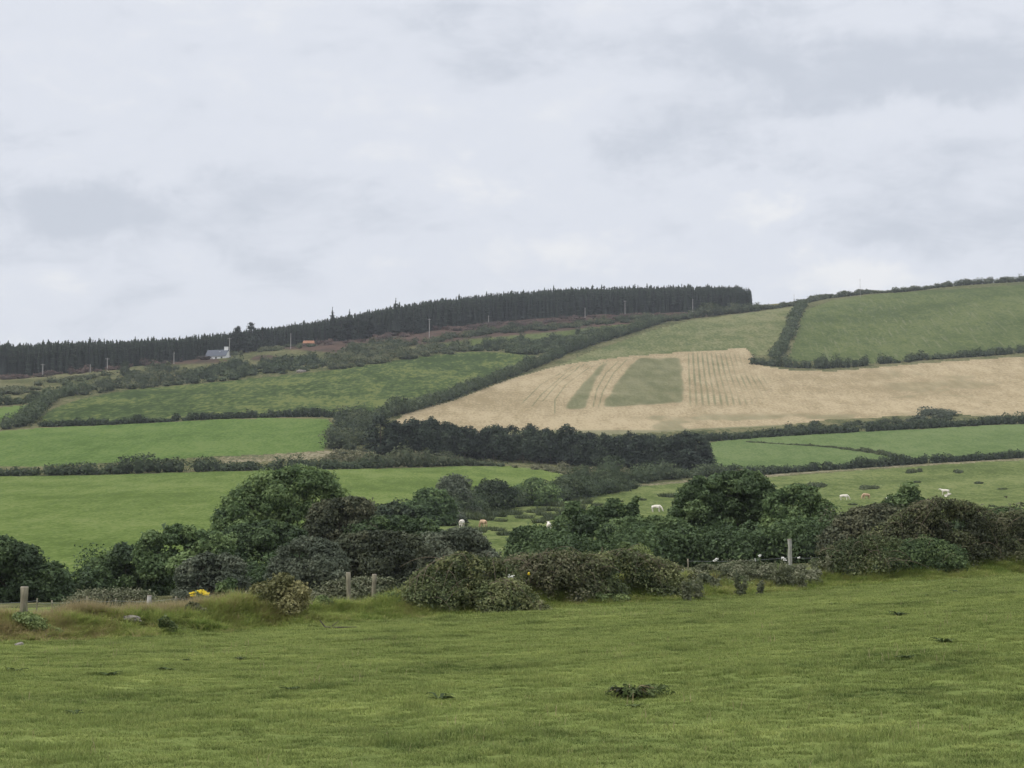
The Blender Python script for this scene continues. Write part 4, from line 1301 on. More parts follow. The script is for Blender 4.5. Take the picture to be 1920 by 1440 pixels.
VG = 'trees and bushes in the valley beyond the bank'
broad_tree('dark round tree cut by the picture edge, behind the thick fence post', 35, 92, 1130, 1012, -70, 122, 'oak', 501, tops=[(-75, 1030), (-40, 1018), (0, 1012), (25, 1018), (60, 1032), (95, 1055), (112, 1075), (124, 1112)], zb=0.02, nl=40, n=420, group=VG)
broad_tree('small dark bush at the gap of bright pasture beside the edge tree', None, 95, 1115, 1072, 138, 200, 'oak', 502, tops=[(143, 1092), (150, 1075), (165, 1070), (200, 1062)], zb=0.0, nl=14, n=260, group=VG, name='bush', cat='bush')
broad_tree('low dark tree with an even rounded crown before the thin trunked one', None, 104, 1115, 1018, 158, 300, 'oak', 503, tops=[(154, 1075), (175, 1056), (200, 1042), (222, 1030), (230, 1022), (250, 1030), (275, 1015), (310, 1005)], zb=0.04, nl=34, n=380, group=VG)
broad_tree('lighter green tree with a thin pale trunk showing below its crown', 338, 98, 1112, 986, 262, 420, 'ash', 504, tops=[(258, 1030), (275, 1004), (300, 990), (325, 985), (350, 990), (375, 998), (400, 1000), (428, 1015)], bot=1075, zb=0.25, nl=34, n=320, group=VG, stems=4)
broad_tree('grey green willow bush under the thin trunked tree', None, 92, 1115, 1040, 338, 450, 'willow', 505, tops=[(335, 1075), (360, 1050), (390, 1040), (420, 1042), (455, 1060)], zb=0.0, nl=22, n=300, group=VG, name='bush', cat='bush', lump=0.36)
broad_tree('tallest spreading tree with a few bright gaps and low reaching branches', 540, 112, 1098, 879, 418, 640, 'ash', 506, tops=[(403, 985), (412, 962), (425, 950), (440, 925), (452, 918), (470, 915), (490, 900), (510, 890), (530, 882), (560, 877), (590, 880), (612, 890), (622, 905), (630, 925), (640, 945), (652, 970)], bot=1020, zb=0.34, nl=64, n=240, group=VG, stems=6, lump=0.22, core=0.35, ball=False,
           extra=[(424, 970, 0.55), (415, 975, 0.4), (438, 958, 0.6), (452, 940, 0.7), (432, 950, 0.6), (445, 960, 0.8), (470, 930, 0.8), (480, 912, 0.7), (630, 945, 0.7), (622, 930, 0.7), (610, 905, 0.6), (618, 915, 0.4), (500, 905, 0.7), (446, 985, 0.6)])
broad_tree('dark broad tree filling in under the tallest spreading tree', None, 106, 1105, 985, 405, 560, 'oak', 507, tops=[(395, 1030), (420, 1000), (450, 986), (500, 982), (540, 984), (575, 1000)], zb=0.0, nl=40, n=380, group=VG)
broad_tree('reddish brown dark tree beside the tallest spreading tree', None, 108, 1090, 936, 585, 695, 'copper', 508, tops=[(580, 985), (590, 955), (605, 945), (620, 940), (640, 938), (660, 935), (680, 940), (688, 955), (695, 980), (702, 1000)], zb=0.1, nl=32, n=380, group=VG, cone=0.15)
broad_tree('rounded grey willow bush low in front of the tallest tree', None, 90, 1105, 1012, 515, 640, 'willow', 509, tops=[(512, 1070), (525, 1035), (550, 1018), (580, 1010), (615, 1016), (642, 1050)], zb=0.0, nl=24, n=460, leaf=0.13, group=VG, name='bush', cat='bush', lump=0.4)
broad_tree('mixed brown and green bush under the reddish tree', None, 92, 1100, 1005, 630, 780, 'copper', 510, tops=[(625, 1030), (650, 1008), (690, 1000), (740, 1000), (785, 1015)], zb=0.0, nl=34, n=360, group=VG, name='bush', cat='bush')
broad_tree('dark green bush joining reddish tree and pasture with fawn cow', None, 108, 1080, 975, 660, 840, 'oak', 511, tops=[(655, 1000), (680, 982), (700, 975), (760, 972), (800, 980), (845, 1010)], zb=0.0, nl=36, n=360, group=VG, name='bush', cat='bush')
broad_tree('grey twiggy bush below the white and fawn cows', None, 98, 1085, 992, 790, 940, 'willow', 512, tops=[(785, 1025), (805, 1005), (830, 998), (870, 992), (895, 1000), (912, 1015), (930, 1050)], zb=0.0, nl=32, n=400, leaf=0.14, group=VG, name='bush', cat='bush')
broad_tree('low dark bush left of the small white cow seen from behind', None, 104, 1075, 990, 955, 1060, 'oak', 513, tops=[(957, 1030), (964, 1008), (972, 994), (990, 990), (1020, 992), (1062, 1005)], zb=0.0, nl=28, n=320, group=VG, name='bush', cat='bush')
broad_tree('loose topped dark bush below the white cow on the bright slope', None, 106, 1070, 953, 1045, 1170, 'oak', 514, tops=[(1040, 1000), (1055, 970), (1075, 955), (1090, 960), (1105, 966), (1120, 952), (1140, 956), (1160, 950), (1178, 950), (1190, 962), (1200, 985)], zb=0.05, nl=36, n=330, group=VG, extra=[(1192, 936, 0.16), (1189, 946, 0.2), (1186, 955, 0.28), (1178, 966, 0.4), (1150, 950, 0.4), (1075, 955, 0.4)])
broad_tree('dark bush between the loose topped bush and the biggest round tree', None, 104, 1068, 968, 1140, 1300, 'oak', 515, tops=[(1135, 990), (1165, 976), (1190, 972), (1220, 970), (1260, 974), (1300, 990)], zb=0.0, nl=36, n=360, group=VG, name='bush', cat='bush')
broad_tree('biggest dark round tree behind the pale fence post', None, 110, 1060, 888, 1268, 1472, 'oak', 516, tops=[(1258, 990), (1268, 955), (1278, 935), (1290, 914), (1300, 904), (1312, 899), (1330, 908), (1345, 895), (1370, 888), (1400, 887), (1420, 890), (1440, 905), (1452, 930), (1470, 950), (1480, 985)], zb=0.0, nl=60, n=420, group=VG, cone=0.3, lump=0.27)
broad_tree('rusty brown topped tree crown just behind the biggest round tree', None, 118, 1050, 884, 1338, 1452, 'copper', 517, zb=0.2, nl=26, n=320, group=VG)
broad_tree('lighter tree leaning against the biggest round tree, right behind the pale post', None, 104, 1055, 913, 1440, 1560, 'ash', 518, tops=[(1436, 965), (1448, 938), (1462, 924), (1480, 915), (1500, 911), (1520, 918), (1540, 938), (1552, 960), (1562, 985), (1572, 1015)], zb=0.05, nl=36, n=360, group=VG, extra=[(1560, 1010, 0.6), (1545, 960, 0.6), (1570, 1000, 0.5)])
broad_tree('dusky low bush between the leaning tree and the tall brambles', None, 96, 1060, 948, 1555, 1680, 'copper', 519, tops=[(1550, 1005), (1565, 980), (1585, 968), (1610, 957), (1640, 950), (1690, 955)], zb=0.0, nl=32, n=360, group=VG, name='bush', cat='bush')
broad_tree('narrow topped dark tree rising behind the tall brambles', None, 100, 1050, 908, 1650, 1735, 'oak', 520, tops=[(1645, 960), (1670, 935), (1692, 930), (1702, 926), (1706, 908), (1712, 908), (1716, 930), (1738, 948)], zb=0.0, nl=28, n=300, group=VG, cone=0.7)
broad_tree('dark bush behind the far end of the tall brambles', None, 92, 1050, 945, 1800, 1990, 'oak', 521, tops=[(1785, 985), (1830, 962), (1880, 955), (1920, 960), (1995, 962)], zb=0.0, nl=34, n=360, group=VG, name='bush', cat='bush')

UG = 'undergrowth under the valley trees'
for label, pts, h, seed, mat in (('dark undergrowth filling the foot of the trees behind the ragwort', [(168, 112), (300, 110), (450, 104), (600, 102)], 2.0, 531, 'oak'),
                                 ('brownish undergrowth under the reddish tree and grey bushes', [(560, 103), (700, 103), (850, 102), (905, 101)], 1.7, 532, 'copper'),
                                 ('dark undergrowth under the biggest round tree and its neighbours', [(1010, 101), (1100, 101), (1300, 103), (1480, 102), (1590, 100)], 1.8, 533, 'oak'),
                                 ('dusky undergrowth behind the tall brambles', [(1560, 98), (1700, 96), (1850, 94), (2000, 92)], 2.0, 534, 'copper')):
    rng = np.random.default_rng(seed)
    L = []
    q = np.array(pts, float)
    for px in np.arange(q[0, 0], q[-1, 0], 17.0):
        Yd = float(np.interp(px, q[:, 0], q[:, 1])) + rng.normal() * 1.2
        p = at(px, Yd, 1090)
        hh = h * (0.7 + 0.6 * rng.random())
        L.append((p[0], p[1], p[2] + hh * 0.35, 0.8 + 0.5 * rng.random(), 0.9, hh * 0.62))
    veg('undergrowth', label, 'undergrowth', L, 700, 0.15, M[mat], seed, core_scale=0.34, core=ICO0, group=UG, shell=(0.4, 1.3))

# the grey hedgerow bushes running up the slope behind the cows
BG = 'bushes of the sloping hedgerow'
for px, base, top, l, r, mat, lab in ((735, 985, 945, 695, 790, 'hedge', 'lowest dark bush at the foot of the sloping hedgerow'), (800, 985, 920, 740, 860, 'ash', 'greener bush near the foot of the sloping hedgerow'),
                                      (850, 965, 895, 795, 910, 'willow', 'tallest dome shaped bush of the sloping hedgerow'), (925, 957, 905, 880, 985, 'hedge', 'low bush right after the dome shaped one of the hedgerow'),
                                      (1000, 948, 899, 950, 1050, 'ash', 'middle bush of the sloping hedgerow, above the rushes'), (1060, 938, 898, 1020, 1110, 'hedge', 'broad dark bush at the upper part of the sloping hedgerow'),
                                      (1135, 920, 885, 1090, 1185, 'hedge', 'bush where the sloping hedgerow meets the plantation'), (835, 978, 948, 790, 870, 'willow', 'pale grey front bush of the sloping hedgerow')):
    p = hit([px], [base], 150)[0]
    rng = np.random.default_rng(int(px) + 7)
    h = (base - top) * p[1] / F; w = (r - l) * p[1] / F
    L = crown_lumps(rng, w, w * 0.9, h, -0.1 * h, 26, 0.38, 0.15)
    veg('bush', lab, 'bush', L, 260, 0.32, M[mat], int(px), core_scale=0.7, group=BG, loc=p + (0, 1.0, 0), cull=0.58)

# ------------------------------------------------------------------ house, shed, poles
def house():
    Y = 955.0
    p = at(409, Y, 668)
    k = Y / F
    e = link('cottage', None, None, p + (0, 0, -1.6), 'whitewashed cottage with slate roof and white chimney below the dark conifer clump', 'house')
    e.rotation_euler.z = math.radians(-14)
    w, d, wh, rh = 10.6, 6.5, 2.6, 3.1
    mb = MB(); mb.box((0, 0, wh / 2 - 0.4), (w, d, wh + 0.8))
    for sx in (-1, 1):
        mb.add([(sx * w / 2, -d / 2, wh), (sx * w / 2, d / 2, wh), (sx * (w / 2), 0, wh + rh - 0.05)], None, [(0, 1, 2)])
    link('wall', mb.mesh('wall', [M['wall']]), e)
    mb = MB()
    o = 0.35
    for sy in (-1, 1):
        V = [(-w / 2 - o, sy * (d / 2 + o), wh - 0.28), (w / 2 + o, sy * (d / 2 + o), wh - 0.28), (w / 2 + o, 0, wh + rh), (-w / 2 - o, 0, wh + rh)]
        V2 = [(a, b, c + 0.16) for a, b, c in V]
        mb.add(V + V2, [(0, 1, 2, 3), (4, 5, 6, 7), (0, 1, 5, 4), (1, 2, 6, 5), (3, 0, 4, 7)])
    rf = link('roof', mb.mesh('roof', [M['slate']]), e)
    mb = MB(); mb.box((w / 2 - 1.0, 0.1, wh + rh + 0.3), (1.9, 0.9, 2.4)); mb.box((w / 2 - 1.0, 0.1, wh + rh + 1.55), (2.1, 1.1, 0.14))
    link('chimney', mb.mesh('chimney', [M['wall']]), rf)
    mb = MB(); mb.box((1.4, -1.2, wh + 2.15), (0.7, 0.9, 0.08)); link('skylight', mb.mesh('skylight', [M['wall']]), rf)
    for x in (-3.2, 0.2, 3.2):
        mb = MB(); mb.box((x, -d / 2 - 0.01, 1.45), (1.1, 0.06, 1.2)); f = link('window', mb.mesh('window', [M['wall']]), e)
        mb = MB(); mb.box((x, -d / 2 - 0.045, 1.45), (0.95, 0.03, 1.05)); link('pane', mb.mesh('pane', [M['glass']]), f)


house()
Y = 1030.0
p = at(579, Y, 640)
e = link('shed', None, None, p + (0, 0, -1.5), 'small shed with a rusty orange roof among brown heather before the forest', 'shed')
mb = MB(); mb.box((0, 0, 1.2), (6.0, 3.6, 2.6)); link('wall', mb.mesh('wall', [M['rock']]), e)
mb = MB()
V = [(-3.3, -2.1, 2.35), (3.3, -2.1, 2.35), (2.9, 0, 4.0), (-2.9, 0, 4.0), (-3.3, 2.1, 2.35), (3.3, 2.1, 2.35)]
V += [(a, b, c + 0.1) for a, b, c in V]
mb.add(V, [(0, 1, 2, 3), (3, 2, 5, 4), (6, 7, 8, 9), (9, 8, 11, 10), (0, 1, 7, 6), (5, 4, 10, 11)])
mb.add([(-3.3, -2.1, 2.4), (-3.3, 2.1, 2.4), (-2.9, 0, 4.05), (3.3, -2.1, 2.4), (3.3, 2.1, 2.4), (2.9, 0, 4.05)], None, [(0, 1, 2), (3, 4, 5)])
link('roof', mb.mesh('roof', [M['rust']]), e)


def pole_parts(h, arm):
    a = MB(); a.tube([(0, 0, -0.6), (0, 0, h * 0.5), (0, 0, h)], [0.21, 0.17, 0.13], 8)
    b = MB()
    if arm:
        b.box((0, 0, h - 0.45), (1.9, 0.12, 0.14))
        for x in (-0.85, 0, 0.85):
            b.tube([(x, 0, h - 0.38), (x, 0, h - 0.12)], [0.06, 0.05], 6)
    else:
        b.tube([(0, 0, h), (0, 0, h + 0.25)], [0.09, 0.07], 6)
        b.box((0.0, -0.15, h - 0.6), (0.34, 0.12, 0.4))
    return a.mesh('mast', [M['pole']]), b.mesh('crossarm' if arm else 'fitting', [M['pole']])


POLES = [(80, 682, 709, 905 - 12, 1, 'pale utility pole nearest the low end of the forest'), (169, 683, 698, 898, 0, 'faint short utility pole before the low end of the forest'), (201, 671, 692, 905, 1, 'utility pole with crossarm between the faint pole and the house'),
         (326, 660, 676, 925, 0, 'short pale utility pole beside the brown bushes near the house'), (430, 633, 667, 945, 1, 'tall utility pole with crossarm beside the house chimney'), (545, 625, 650, 1000, 0, 'thin utility pole before the rusty roofed shed'),
         (805, 597, 629, 1010, 1, 'bright whitish utility pole standing in the brown heather under the forest'), (916, 592, 603, 1090, 0, 'tiny pale pole at the foot of the forest edge'), (1097, 577, 590, 1118, 0, 'short pole in the heather before the forest trunks'),
         (1172, 563, 589, 1120, 1, 'whitish utility pole in front of the bare forest trunks'), (1299, 560, 584, 1135, 0, 'thin pale pole near the far end of the forest'),
         (1613, 523, 550, 1200, 0, 'thin mast standing on the bare skyline beside a bush'), (1489, 552, 571, 1185, 0, 'tiny thin mast on the skyline above the steep hedge')]
for px, top, base, Y, arm, lab in POLES:
    p = at(px, Y, base)
    h = (float(row_of(p[1], p[2])) - top) * p[1] / F
    h = max(h, 3.0)
    ma, cr = pole_parts(h, arm)
    e = link('utility_pole', None, None, p, lab, 'utility pole', 'poles along the foot of the forest')
    e.rotation_euler.z = 0.3 + 0.1 * arm
    if 'mast' in lab:
        ma.transform(__import__('mathutils').Matrix.Diagonal((0.55, 0.55, 1, 1)))
    link('mast', ma, e); link('crossarm' if arm else 'fitting', cr, e)

for px, py, s, lab in ((563, 698, 1.1, 'pale boulder at the upper edge of the rank meadow'), (570, 697, 0.7, 'smaller pale stone touching the boulder above the rank meadow'), (48, 889, 0.8, 'pale stones in the hedge foot at the edge of the lower pasture')):
    p = hit([px], [py], 150)[0]
    rng = np.random.default_rng(int(px))
    mb = MB(); mb.add(ICO2[0] * (1 + 0.12 * rng.normal(size=(len(ICO2[0]), 1))) * (s * 1.5, s, s * 0.7), None, ICO2[1])
    link('boulder', mb.mesh('boulder', [M['rock_pale']]), None, p + (0, -0.6, s * 0.3), lab, 'boulder')


# ------------------------------------------------------------------ cattle
def skin_mesh(name, verts, edges, radii, mat, sub=2):
    me = bpy.data.meshes.new(name + '_skeleton')
    me.from_pydata(verts, edges, [])
    o = bpy.data.objects.new(name + '_skeleton', me)
    COL.objects.link(o)
    sk = o.modifiers.new('skin', 'SKIN'); sk.use_smooth_shade = True
    ss = o.modifiers.new('sub', 'SUBSURF'); ss.levels = sub; ss.render_levels = sub
    if not me.skin_vertices:
        me.attributes  # layer is made by the modifier
    for i, r in enumerate(radii):
        sv = me.skin_vertices[0].data[i]
        sv.radius = r if isinstance(r, tuple) else (r, r)
        sv.use_root = (i == 0)
    dg = bpy.context.evaluated_depsgraph_get()
    out = bpy.data.meshes.new_from_object(o.evaluated_get(dg))
    out.name = name
    bpy.data.objects.remove(o); bpy.data.meshes.remove(me)
    out.materials.clear(); out.materials.append(mat)
    return out


def cow_mesh(pose, mat):
    """one continuous body; faces +x, hooves at z = 0, real size"""
    V = [(-0.72, 0, 1.12), (-0.35, 0, 1.08), (0.05, 0, 1.04), (0.42, 0, 1.10), (0.68, 0, 1.14)]
    R = [0.30, 0.33, 0.37, 0.34, 0.27]
    E = [(0, 1), (1, 2), (2, 3), (3, 4)]

    def add(p, r, to):
        V.append(p); R.append(r); E.append((to, len(V) - 1)); return len(V) - 1
    for s in (-1, 1):
        a = add((-0.74, s * 0.20, 0.84), 0.19, 0); b = add((-0.66, s * 0.21, 0.66), 0.115, a); c = add((-0.82, s * 0.21, 0.42), 0.07, b); d = add((-0.78, s * 0.21, 0.07), 0.06, c)
        add((-0.73, s * 0.21, 0.02), 0.06, d)
        a = add((0.56, s * 0.19, 0.80), 0.14, 3); b = add((0.58, s * 0.19, 0.42), 0.072, a); c = add((0.57, s * 0.19, 0.08), 0.056, b); add((0.62, s * 0.19, 0.02), 0.06, c)
    if pose == 'graze':
        n = add((0.98, 0.02, 0.92), 0.19, 4); n2 = add((1.18, 0.04, 0.58), 0.15, n); hd = add((1.27, 0.05, 0.36), 0.135, n2); mz = add((1.36, 0.06, 0.10), 0.085, hd)
    elif pose == 'down':
        n = add((0.95, 0.22, 1.02), 0.19, 4); n2 = add((1.12, 0.42, 0.80), 0.15, n); hd = add((1.20, 0.50, 0.66), 0.135, n2); mz = add((1.30, 0.62, 0.42), 0.085, hd)
    else:
        n = add((0.94, 0, 1.30), 0.19, 4); n2 = add((1.14, 0, 1.46), 0.15, n); hd = add((1.30, 0, 1.46), 0.135, n2); mz = add((1.56, 0, 1.32), 0.085, hd)
    hx, hy, hz = V[hd]
    for s in (-1, 1):
        e1 = add((hx - 0.06, hy + s * 0.17, hz + 0.08), 0.04, hd); add((hx - 0.08, hy + s * 0.28, hz + 0.06), 0.028, e1)
    t1 = add((-1.00, 0, 1.18), 0.055, 0); t2 = add((-1.06, 0, 0.80), 0.035, t1); add((-1.04, 0, 0.50), 0.05, t2)
    return skin_mesh('cow', V, E, R, mat)


def calf_lying():
    V = [(-0.40, 0, 0.30), (0.0, 0, 0.32), (0.35, 0, 0.34), (0.58, 0, 0.50), (0.72, 0.05, 0.58), (0.92, 0.08, 0.48), (-0.30, 0.28, 0.12), (0.05, 0.36, 0.08), (0.40, 0.25, 0.12), (0.60, 0.30, 0.07)]
    R = [0.24, 0.28, 0.24, 0.14, 0.11, 0.07, 0.11, 0.05, 0.08, 0.05]
    E = [(0, 1), (1, 2), (2, 3), (3, 4), (4, 5), (0, 6), (6, 7), (2, 8), (8, 9)]
    for s in (-1, 1):
        V.append((0.68, 0.05 + s * 0.2, 0.62)); R.append(0.03); E.append((4, len(V) - 1))
    return skin_mesh('calf', V, E, R, M['cow_white'])


COWM = {(ps, c): cow_mesh(ps, M['cow_' + c]) for ps in ('graze', 'stand', 'down') for c in ('white', 'tan')}
COWS = [(866, 990, 'down', 'white', 78, 'cream cow seen from behind between the sloping hedgerow and the grey twiggy bush'), (906, 990, 'graze', 'tan', 118, 'fawn cow grazing among rushes beside the cream cow seen from behind'),
        (1029, 997, 'stand', 'white', 93, 'small white cow seen from behind above the low dark bush'), (1231, 960, 'graze', 'white', -25, 'white cow grazing alone on the open slope above the bushes'),
        (1450, 935, 'stand', 'tan', 125, 'fawn cow half hidden behind the biggest round tree'), (1517, 925, 'graze', 'white', 150, 'pale cow almost hidden behind the leaning lighter tree'),
        (1583, 938, 'graze', 'white', -12, 'white cow grazing beside a dark tuft on the far pasture'), (1624, 936, 'graze', 'tan', 200, 'fawn cow grazing to the side of the white one with the dark tuft'),
        (1772, 928, 'stand', 'white', 155, 'white cow standing over a small lying calf'), (1668, 944, 'graze', 'white', 20, 'white cow whose back just shows over the dusky bush')]
for px, base, ps, c, rot, lab in COWS:
    p = hit([px], [base], 150)[0]
    o = link('cow', COWM[(ps, c)], None, p, lab, 'cow', 'cattle in the pasture')
    sc = 0.76 if px < 1100 else 0.82
    o.scale = (sc,) * 3
    o.rotation_euler.z = math.radians(rot)
p = hit([1777], [931], 150)[0]
o = link('calf', calf_lying(), None, p, 'small white calf lying at the feet of the standing white cow', 'calf'); o.rotation_euler.z = 0.4
o.scale = (1.0, 1.0, 1.0)

# ------------------------------------------------------------------ near bank: stones, posts, wire
def lumpy(name, p, s, mat, seed, label, cat, rz=0.0, sub=ICO2, rough=0.10):
    rng = np.random.default_rng(seed)
    b = sub[0].copy()
    b = np.sign(b) * np.abs(b) ** 0.72
    k = 1 + rough * rng.normal(size=(len(b), 1)) * 0.6 + 0.16 * np.sin(b[:, :1] * 4 + seed) * np.sin(b[:, 1:2] * 3.1)
    mb = MB(); mb.add(b * k * np.asarray(s) / 2, None, sub[1])
    o = link(name, mb.mesh(name, [mat]), None, p, label, cat)
    o.rotation_euler = (rng.normal() * 0.12, rng.normal() * 0.12, rz)
    return o


def surf(px, row, Y0):
    """ground point near depth Y0 whose picture column is px (for the bank)"""
    return at(px, Y0, row)


def hit_bank(px, py):
    return hit([px], [py], 20)[0]


for px, py, s, mt, lab in ((243, 1165, (0.62, 0.42, 0.24), 'rock_pale', 'broad flat pale stone under a mossy hump of the bank'), (264, 1157, (0.16, 0.2, 0.14), 'rock_pale', 'small bright stone beside the broad flat one'),
                           (70, 1190, (0.42, 0.36, 0.24), 'rock', 'reddish stone in the bank below the thick fence post'), (84, 1195, (0.26, 0.22, 0.11), 'rock_pale', 'pale flat stone tucked against the reddish stone'),
                           (34, 1213, (0.26, 0.2, 0.16), 'rock_pale', 'white streaked stone in the dark weeds at the bank foot'), (138, 1186, (0.44, 0.36, 0.26), 'rock', 'dark mossy stone right of the reddish stone'),
                           (232, 1178, (0.4, 0.3, 0.16), 'rock', 'brown half buried stone under the broad flat pale one'), (372, 1165, (0.34, 0.3, 0.14), 'rock', 'grey brown stone at the grassy end of the stony bank'),
                           (1276, 1075, (0.34, 0.3, 0.3), 'rock_pale', 'pale stone showing at the end of the long bramble bank'), (1612, 1070, (0.4, 0.3, 0.16), 'rock', 'dark stone at the foot of the tall brambles')):
    p = hit_bank(px, py)
    s = tuple(0.66 * a_ for a_ in s)
    lumpy('stone', p + (0, 0.10, s[2] * 0.22), s, M[mt], int(px), lab, 'stone', 0.2, rough=0.14)


def post(name, p, h, r, label, mat, seed, lean=(0, 0), cap=True, group='fence posts along the bank', cat='fence post', parent=None, square=False, bury=0.5):
    rng = np.random.default_rng(seed)
    n = 9
    z = np.linspace(-bury, h, n)
    pts = np.stack([lean[0] * z + 0.006 * rng.normal(size=n), lean[1] * z + 0.006 * rng.normal(size=n), z], 1)
    mb = MB(); mb.tube(pts, r * (1 + 0.05 * rng.normal(size=n)), 4 if square else 12)
    if parent is not None:
        return link(name, mb.mesh(name, [mat], not square), parent, p)
    e = link(name, None, None, p, label, cat, group)
    link('shaft', mb.mesh('shaft', [mat], not square), e)
    if cap:
        t = MB(); t.tube([pts[-1] - (0, 0, 0.004), pts[-1] + (0, 0, 0.012)], [r * 0.99, r * 0.9], 12)
        link('sawn_top', t.mesh('sawn_top', [M['post_top']]), e)
    return e


def post_px(px, top, base_row, Y, wpx, label, mat, seed, lean=(0, 0), **kw):
    p = at(px, Y, base_row)
    h = (float(row_of(p[1], p[2])) - top) * p[1] / F
    return post('fence_post', p, h, wpx / 2 * p[1] / F, label, mat, seed, lean, **kw)


post_px(43, 1102, 1185, 39.4, 15, 'thick round weathered post with pale sawn top by the stony bank', M['post'], 1, (0.012, 0))
post_px(655, 1075, 1135, 48.6, 8.5, 'leaning lichened post beside its shorter twin near the bramble mound', M['post'], 2, (-0.035, 0))
post_px(700, 1078, 1130, 49.6, 8.5, 'lichened post nearest the big bramble mound', M['post'], 3, (0.03, 0))
post_px(1482, 1012, 1060, 63.0, 8.0, 'pale squared post standing above the thistles before dark trees', M['post_pale'], 4, (0.0, 0), square=True)
post_px(278, 1118, 1145, 45.0, 9, 'short pale split post behind the mossy hump', M['post_pale'], 5, (0.02, 0))

# wire fences: one on the left behind the bank, one beyond the thistles
def fence(label, tops, Y0, Y1, seed, rpost=0.024, wires=3, group=None):
    e = link('wire_fence', None, None, at(tops[0][0], Y0, tops[0][1]), label, 'fence', group)
    org = np.array(e.location)
    heads = []
    for i, (px, top) in enumerate(tops):
        Y = Y0 + (Y1 - Y0) * (px - tops[0][0]) / (tops[-1][0] - tops[0][0] + 1e-9)
        p = at(px, Y, top + 40)
        h = max(0.5, (float(row_of(p[1], p[2])) - top) * p[1] / F)
        post('post', p - org, h, rpost, None, M['post_pale'], seed + i, (0.03 * math.sin(i * 2.1), 0), parent=e) if False else post('post', p - org, h, rpost, None, M['post'], seed + i, (0.03 * math.sin(i * 2.1), 0), parent=e)
        heads.append(p - org + (0, 0, h))
    for k in range(wires):
        pts = []
        for a, b in zip(heads[:-1], heads[1:]):
            for f in np.linspace(0, 1, 7)[:-1]:
                q = a * (1 - f) + b * f
                pts.append(q - (0, 0.05, 0.08 + 0.27 * k + 0.06 * math.sin(f * math.pi)))
        pts.append(heads[-1] - (0, 0.05, 0.08 + 0.27 * k))
        mb = MB(); mb.tube(pts, 0.0035, 4)
        link('wire', mb.mesh('wire', [M['wire']]), e)


fence('low wire fence with thin pale stakes between the field strip and the dark trees', [(-60, 1124), (68, 1122), (98, 1126), (162, 1118), (216, 1122), (330, 1118), (390, 1112), (460, 1108), (586, 1104), (640, 1106), (740, 1106), (780, 1104)], 60, 62, 30)
fence('wire fence strung behind the thistles toward the tall brambles', [(1290, 1048), (1482, 1041), (1560, 1037), (1640, 1033)], 64, 65, 60, wires=2)
fence('line of small stakes along the far dry hedge foot above the cows', [(1440, 890), (1500, 886), (1534, 884), (1600, 880), (1660, 877), (1763, 869), (1830, 864), (1920, 858)], 486, 515, 80, rpost=0.07, wires=2)

# ------------------------------------------------------------------ brambles, shrubs and weeds on the bank
def mound(label, l, r, top, base, Y, mat, seed, leaf=0.075, n=520, nl=30, canes=16, name='bramble_bush', red=0.0, core=0.6, depth=0.8, cat='bramble', extra_lumps=(), twigs=0, cone=0.2, shellmax=1.16):
    rng = np.random.default_rng(seed)
    cx = (l + r) / 2
    p = at(cx, Y, base)
    gr = float(row_of(p[1], p[2]))
    k = p[1] / F
    h = max(0.35, (gr - top) * k); w = (r - l) * k
    L = crown_lumps(rng, w, w * depth, h, -0.25 * h, nl, 0.34, cone)
    L = L[L[:, 2] > -0.1]
    for ex_ in extra_lumps:
        L = np.concatenate([L, np.array([[(ex_[0] - cx) * k, -0.1, (gr - ex_[1]) * k, ex_[2], ex_[2], ex_[2] * 0.8]])])
    for i in range(len(L)):                                   # follow the ground
        gx, gy = p[0] + L[i, 0], p[1] + L[i, 1]
        L[i, 2] += float(ground_z(np.array([gx]), np.array([gy]))[0]) - p[2]
    e = link(name, None, None, p, label, cat, 'brambles along the bank' if cat == 'bramble' else None)
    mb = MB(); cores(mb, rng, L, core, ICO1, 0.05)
    V, Q, t = leaves(rng, L, int(n * 1.1), leaf, cull=0.55, low=-0.6, shell=(0.6, shellmax + 0.08), tint_spread=0.8, aspect=0.68)
    mb.add(V, None, Q, t)
    link('foliage', mb.mesh('foliage', [M[mat]]), e)
    if red:
        mb = MB(); V, Q, t = leaves(rng, L[L[:, 2] > h * 0.45], int(n * red), leaf, cull=0.62, low=0.0, shell=(0.95, shellmax + 0.03)); mb.add(V, None, Q, t)
        link('reddish_leaves', mb.mesh('reddish_leaves', [M['bramble_red']]), e, label='reddish brown leaves over the top')
    if canes:
        mb = MB()
        for _ in range(canes):
            a = rng.random() * 6.283
            b0 = np.array([math.cos(a) * w * 0.12, math.sin(a) * w * 0.12 * depth, h * 0.5])
            reach = w * (0.30 + 0.24 * rng.random())
            tip = np.array([math.cos(a) * reach, math.sin(a) * reach * depth - 0.12, h * (0.25 + 0.5 * rng.random())])
            mid = (b0 + tip) / 2 + np.array([0, 0, h * (0.38 + 0.22 * rng.random())])
            f = np.linspace(0, 1, 8)[:, None]
            c = (1 - f) ** 2 * b0 + 2 * f * (1 - f) * mid + f * f * tip
            mb.tube(c, np.linspace(0.008, 0.003, 8), 4)
        link('cane', mb.mesh('cane', [M['cane']]), e)
    if twigs:
        mb = MB()
        for _ in range(twigs):
            l_ = L[int(rng.integers(len(L)))]
            b0 = l_[:3] + (0, 0, l_[5] * 0.5)
            tip = b0 + np.array([rng.normal() * 0.12, rng.normal() * 0.12, 0.22 + 0.2 * rng.random()])
            mb.tube([b0, (b0 + tip) / 2 + rng.normal(size=3) * 0.02, tip], [0.008, 0.006, 0.003], 4)
        link('twig', mb.mesh('twig', [M['cane']]), e)
    return e


